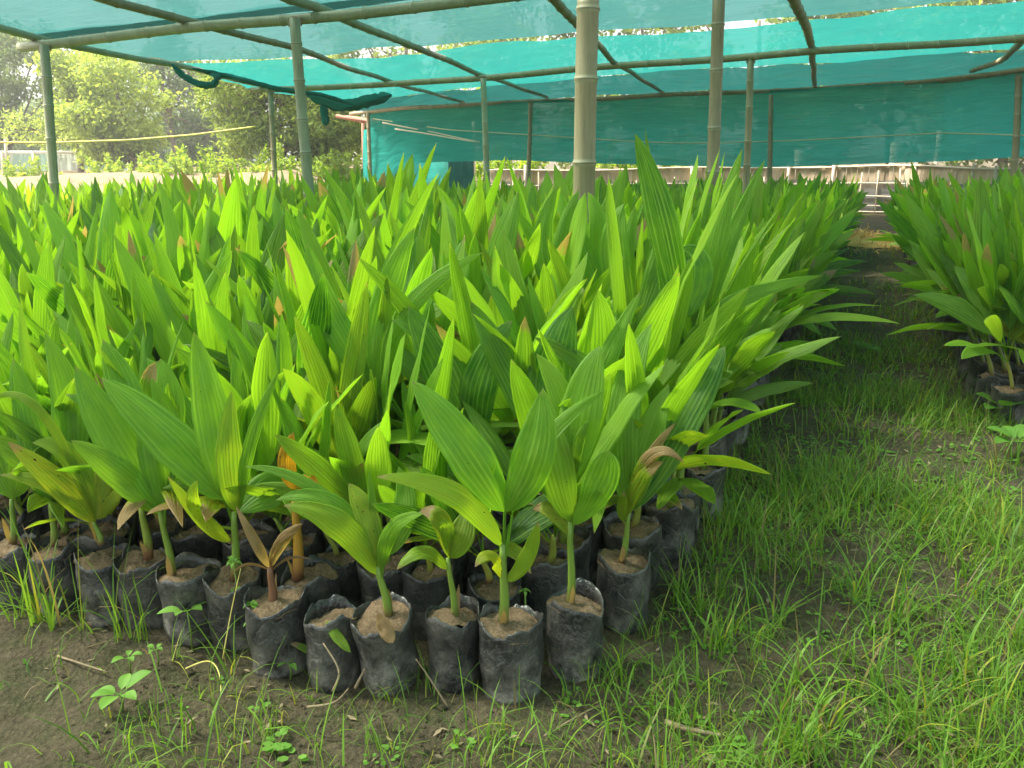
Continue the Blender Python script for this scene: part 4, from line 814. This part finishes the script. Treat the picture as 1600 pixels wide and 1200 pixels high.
def add_grass(n, y0, y1, l0, l1, w0, w1, lean, curl, tb, dry=.10, densf=dens):
    x, y = scatter(n, y0, y1, densf); k = len(x); tint = np.zeros((k, 3)); tint[:, 1] = np.clip(rg.normal(tb+.12, .28, k), 0, 1); q = rg.random(k); tint[:, 0] = (q < dry*.4)*rg.uniform(.3, .8, k); tint[:, 2] = (q > 1-dry)*rg.uniform(.5, 1, k)
    L = l0+(l1-l0)*rg.random(k)**1.9*1.15; V, F, T = blades(rg, x, y, L, (w0+(w1-w0)*rg.random(k)**2*2.0)*1.35, lean, tint, 4, curl); acc.raw(V, F, T)
add_grass(26000, 1.15, 3.2, .03, .11, .0016, .0030, .5, .9, .45, .22)
add_grass(34000, 1.3, 5.0, .09, .24, .0024, .0042, .35, .8, .55, .10)
add_grass(46000, 3.0, 7.5, .06, .19, .0035, .006, .45, .8, .5, .14)
add_grass(42000, 6.0, 13.5, .06, .17, .005, .010, .6, .8, .35, .25)
# tufts
def tuft(cx, cy, n, L, W, tb, lean=.25, curl=.7, spread=.02):
    x = cx+rg.normal(0, spread, n); y = cy+rg.normal(0, spread, n); t = np.zeros((n, 3)); t[:, 1] = np.clip(rg.normal(tb, .2, n), 0, 1); t[:, 0] = (rg.random(n) < .06)*.7; t[:, 2] = (rg.random(n) < .07)*.9
    V, F, T = blades(rg, x, y, rg.uniform(.5, 1.1, n)*L, rg.uniform(.7, 1.2, n)*W, lean, t, 6, curl); acc.raw(V, F, T)
for q in range(330):
    y = rg.uniform(1.5, 6); x = rg.uniform(.25, y*.62); 
    if in_aisle(x, y): tuft(x, y, int(rg.uniform(5, 14)), rg.uniform(.13, .28), rg.uniform(.004, .009), rg.uniform(.3, .75))
for (px, py, n, L, W) in [(1575, 1010, 16, .26, .007), (1590, 900, 14, .28, .007), (1500, 960, 10, .26, .006), (1340, 930, 9, .26, .007), (1260, 1060, 8, .2, .006), (1440, 1130, 8, .16, .006), (1030, 1110, 6, .18, .005), (1420, 880, 10, .30, .006), (1095, 850, 12, .34, .004), (1130, 760, 12, .36, .004),
                          (1385, 1100, 8, .2, .006), (1540, 1080, 9, .22, .007), (935, 1080, 14, .16, .003), (655, 1075, 22, .15, .003), (250, 1120, 26, .11, .003), (345, 1090, 26, .13, .003), (430, 1150, 26, .12, .003), (600, 1175, 26, .11, .003), (780, 1170, 18, .1, .003), (1130, 1130, 20, .14, .003), (1180, 1040, 24, .17, .003), (1120, 960, 26, .17, .003), (1200, 900, 30, .2, .003)]:
    P = atz(px, py); tuft(P[0], P[1], n, L, W, .55, .3, .6, .03)
# tall grass at the left end of the front row and thin stalks between bags
for (px, py, n, L, W) in [(60, 975, 14, .46, .008), (85, 980, 16, .48, .008), (30, 965, 12, .40, .007), (130, 985, 8, .34, .006), (190, 1000, 8, .36, .006), (215, 1000, 8, .38, .006), (350, 1050, 6, .3, .005), (270, 1030, 8, .2, .004), (480, 1090, 10, .12, .004), (600, 1100, 10, .1, .004), (960, 1060, 16, .2, .004), (1010, 1000, 14, .24, .004), (1060, 940, 14, .28, .005)]:
    P = atz(px, py); tuft(P[0], P[1], n, L, W, .65, .15, .45, .015)
tag(acc.build('grass', M_GRASS), 'green grass and dry blades over the aisle and the bare soil', 'grass', None, 'stuff')
# creeping small-leaved weeds and clover: nobody could count them
acc = Acc(); 
def rosette(C, n, r, size, tb, rg=rg, up=.4):
    for k in range(n):
        a = rg.random()*6.28; d_ = np.array([math.cos(a), math.sin(a), up*rg.uniform(.3, 1.2)]); c = C+d_*r*rg.uniform(.3, 1); s_ = np.array([-math.sin(a), math.cos(a), 0]); L = size*rg.uniform(.7, 1.2); th = np.linspace(0, 6.283, 7)[:-1]
        dd = nrm(d_*[1, 1, .5]); V = np.stack([c+dd*L*.5*(1+math.cos(q))+s_*L*.40*math.sin(q) for q in th]); acc.raw(V, np.array([[0, 1, 2, 3], [0, 3, 4, 5]]), (0, np.clip(rg.normal(tb, .2), 0, 1), 0))
for q in range(1700):
    y = rg.uniform(1.3, 6.5); x = rg.uniform(-y*.5, y*.62)
    if in_aisle(x, y) and (rg.random() < (.9 if x > .4 else .15)*(.3+vnoise(x*3+50, y*3))): rosette(np.array([x, y, gz(x, y)+.004]), 5, .014 if y < 3 else .03, .014 if y < 3 else .024, .5)
for (px, py, n, s_) in [(885, 1115, 14, .02), (905, 1095, 10, .018), (1075, 1125, 10, .02), (1150, 1170, 5, .018), (830, 1085, 4, .02), (455, 1045, 4, .03), (410, 1100, 4, .02), (720, 1165, 10, .016), (440, 1165, 8, .03), (460, 1185, 7, .03), (1345, 1170, 4, .02), (1400, 1000, 12, .02)]:
    P = atz(px, py); rosette(P+[0, 0, .006], n, .03, s_, .8)
tag(acc.build('creeping_weeds', M_WEED), 'small round leaved creeping weeds among the grass', 'weeds', None, 'stuff')

# ------------------------------------------------------------------ single weeds that stand out
def broad_weed(px, py, z0, n, size, label, seed, hgt=.05, levels=1, wr=.55, tb=.85):
    rg = np.random.default_rng(seed); P = atz(px, py, z0); r = empty('broadleaf_weed', (P[0], P[1], float(gz(P[0], P[1])))); tag(r, label, 'weed', 'broad leaved weeds'); o0 = np.array(r.location)
    b = np.array([P[0], P[1], o0[2]]); H_ = max(hgt, z0-o0[2]); a = Acc(); a.tube([b, b+[.004, 0, H_*.5], b+[0, 0, H_]], [.003, .0025, .002], 5); a.build('stem', M_STEM, r, loc=o0)
    for lv in range(levels):
        ph = rg.random()*6.28
        for k in range(n):
            az = ph+k*6.283/n+rg.normal(0, .2); d_ = np.array([math.cos(az), math.sin(az), rg.uniform(.1, .6)]); d_ = nrm(d_); c = b+np.array([0, 0, H_*(1-.3*lv)]); L = size*rg.uniform(.75, 1.15); 
            a = Acc(); q0 = c+d_*L*.22; petiole(a, c, q0, .0014, .001, (0, .8, 0), 4)
            th_ = np.linspace(0, 1, 9)[:, None]; Pm = q0+d_*L*.5+[0, 0, .006]; Pt = q0+d_*L*1.+[0, 0, -.012]; s_ = nrm(np.cross(d_, [0, 0, 1.])); Pc = (1-th_)**2*q0+2*th_*(1-th_)*Pm+th_**2*Pt; wdt = L*wr*.5*np.sin(np.pi*np.clip(th_, .0, 1)**.85)**.8
            u = np.linspace(-1, 1, 5); G = Pc[:, None]+s_*(wdt*u)[..., None]+np.array([0, 0, 1])*(np.abs(u)*wdt*.3)[..., None]
            a.grid(G, (0, np.clip(rg.normal(tb, .1), 0, 1), 0)); a.build('leaf', M_WEED, r, loc=o0)
broad_weed(292, 955, .12, 5, .062, 'pale green weed with oval leaves against the bag with torn rim', 1, levels=1)
broad_weed(187, 1085, .05, 6, .075, 'largest pale green broadleaf weed on the bare soil at lower left', 2)
broad_weed(200, 1030, .04, 5, .040, 'middle small weed just above the largest pale weed', 3)
broad_weed(245, 1025, .04, 4, .032, 'tiny weed right of the three pale weeds at lower left', 4)
broad_weed(365, 880, .26, 6, .03, 'fine leaved herb climbing beside the withered seedling', 5, levels=3, tb=.6)
broad_weed(392, 945, .20, 7, .022, 'tiny herb growing in the bag of the withered seedling', 6, levels=2, tb=.6)
broad_weed(1350, 545, .05, 4, .10, 'round leaved weed in the middle of the aisle', 7, wr=.9, tb=.4)
broad_weed(820, 925, .21, 5, .018, 'tiny clover in the bag behind the foremost one', 8, tb=.6)
broad_weed(1570, 640, .08, 6, .13, 'wide leaved weed at the right edge of the aisle', 9, wr=.8, tb=.3)
broad_weed(1590, 690, .08, 6, .11, 'second wide leaved weed lower at the right edge', 10, wr=.7, tb=.5)
broad_weed(452, 1042, .03, 4, .03, 'small four leaved weed below the bag of the withered seedling', 11)

# long single yellow blade and dry litter
def strand(pts, r, label, mat, name='dry_stalk', cat='stalk', group='dry stalks on the soil'):
    P = poly([atz(x, y, z) for x, y, z in pts], 14)
    for _ in range(8): P[1:-1] = (P[:-2]+P[1:-1]*2+P[2:])/4
    a = Acc(); a.tube(P, np.linspace(r, r*.5, 14), 6); return tag(a.build(name, mat, loc=P[0]), label, cat, group)
strand([(1040, 1128, .012), (1075, 1140, .022), (1132, 1150, .014)], .0085, 'dry tan cane piece lying on the soil below the foremost bag', M_DRY, 'cane_piece')
strand([(1450, 1130, .012), (1490, 1150, .016)], .006, 'short dry stick among grass at lower right', M_DRY)
strand([(90, 1025, .012), (130, 1038, .02), (168, 1050, .012)], .004, 'dry straw stalk lying on soil at left', M_DRY)
strand([(480, 1105, .01), (525, 1100, .012), (545, 1075, .02)], .004, 'curved root lying before the slumped bag', M_DRY)
strand([(520, 1080, .02), (535, 1050, .09), (505, 1005, .15)], .004, 'dry stalk leaning on the slumped bag', M_DRY)
strand([(555, 1075, .02), (570, 1045, .08)], .005, 'reddish dry stub before the tilted bag', M_DRY)
strand([(700, 1105, .012), (665, 1050, .10), (650, 1030, .14)], .003, 'thin dry stalk against the bag left of the foremost', M_DRY)
strand([(850, 1150, .01), (900, 1120, .015), (940, 1100, .01)], .0025, 'long thin straw right of the foremost bag', M_DRY)
strand([(348, 1030, .02), (362, 950, .16), (378, 880, .26)], .0022, 'upright yellow grass stalk before the front row', M_ROPE, 'yellow_stalk')
strand([(290, 1045, .01), (330, 1025, .035), (348, 1060, .03), (345, 1085, .01)], .0025, 'bent yellow grass blade on the soil', M_ROPE, 'yellow_stalk')
# dead leaf lying against the slumped bag, and a torn dark red sheath on the tilted bag's soil
def loose(name, pts, W, tint, label, cat='leaf', n=(0, -.6, 1)):
    P = [atz(x, y, z) for x, y, z in pts]; a = Acc(); lobe(a, P[0], P[1], P[2], W, nrm(n), tint, 9, 12, fold=.15); return tag(a.build(name, M_LEAF, loc=P[0]), label, cat)
loose('torn_leaf', [(548, 1020, .14), (520, 985, .19), (508, 968, .20)], .030, (.2, .2, .1), 'torn green leaf leaning on the slumped bag')
loose('torn_leaf', [(520, 1035, .05), (480, 1010, .09), (445, 1000, .11)], .022, (.2, .35, .3), 'limp leaf lying across the foot of the slumped bag')
loose('torn_leaf', [(505, 1045, .05), (520, 1015, .10), (535, 1005, .12)], .02, (.2, .3, .2), 'small limp leaf upright before the slumped bag')
loose('dry_sheath', [(614, 1005, .19), (600, 980, .22), (590, 958, .25)], .040, (.3, .2, 3), 'dark red dry sheath on the soil of the tilted bag', n=(.2, -1, .4))
# dry leaf litter
rg = np.random.default_rng(55); n = 900; y = rg.uniform(1.25, 5, n); x = (rg.random(n)*2-1)*y*.62; ok = in_aisle(x, y); x, y = x[ok], y[ok]; C = np.stack([x, y, gz(x, y)+.006], -1); V, F, T = leafquads(rg, C, .035, 3.2); V[:, 2] = np.repeat(C[:, 2], 4)+(V[:, 2]-np.repeat(C[:, 2], 4))*.3
acc = Acc(); acc.raw(V, F, T); tag(acc.build('leaf_litter', M_DRY, smooth=False), 'scraps of dry leaves and straw on the soil', 'litter', None, 'stuff')
# soil crumbs
acc = Acc(); rg = np.random.default_rng(91); n = 11000
y = rg.uniform(1.2, 3.6, n); x = (rg.random(n)*2-1)*(y*.62); ok = in_aisle(x, y) & (vnoise(x*5, y*5)+.5*vnoise(x*19, y*19) > .6); x, y = x[ok], y[ok]; n = len(x); sz = rg.uniform(.0015, .0075, n)*np.where(rg.random(n) < .08, 1.9, 1)
oc = np.array([[1, 0, 0], [-1, 0, 0], [0, 1, 0], [0, -1, 0], [0, 0, .7], [0, 0, -.7]]); V = np.stack([x, y, gz(x, y)+sz*.3], -1)[:, None]+oc[None]*sz[:, None, None]*rg.uniform(.6, 1.3, (n, 6, 1))
tf = np.array([[0, 2, 4], [2, 1, 4], [1, 3, 4], [3, 0, 4], [2, 0, 5], [1, 2, 5], [3, 1, 5], [0, 3, 5]]); acc.raw(V.reshape(-1, 3), (np.arange(n)[:, None, None]*6+tf).reshape(-1, 3)); tag(acc.build('soil_crumbs', M_GROUND, smooth=False), 'crumbs and clods of soil strewn over the bare ground', 'soil', None, 'stuff')
print('OBJS', len(bpy.data.objects))
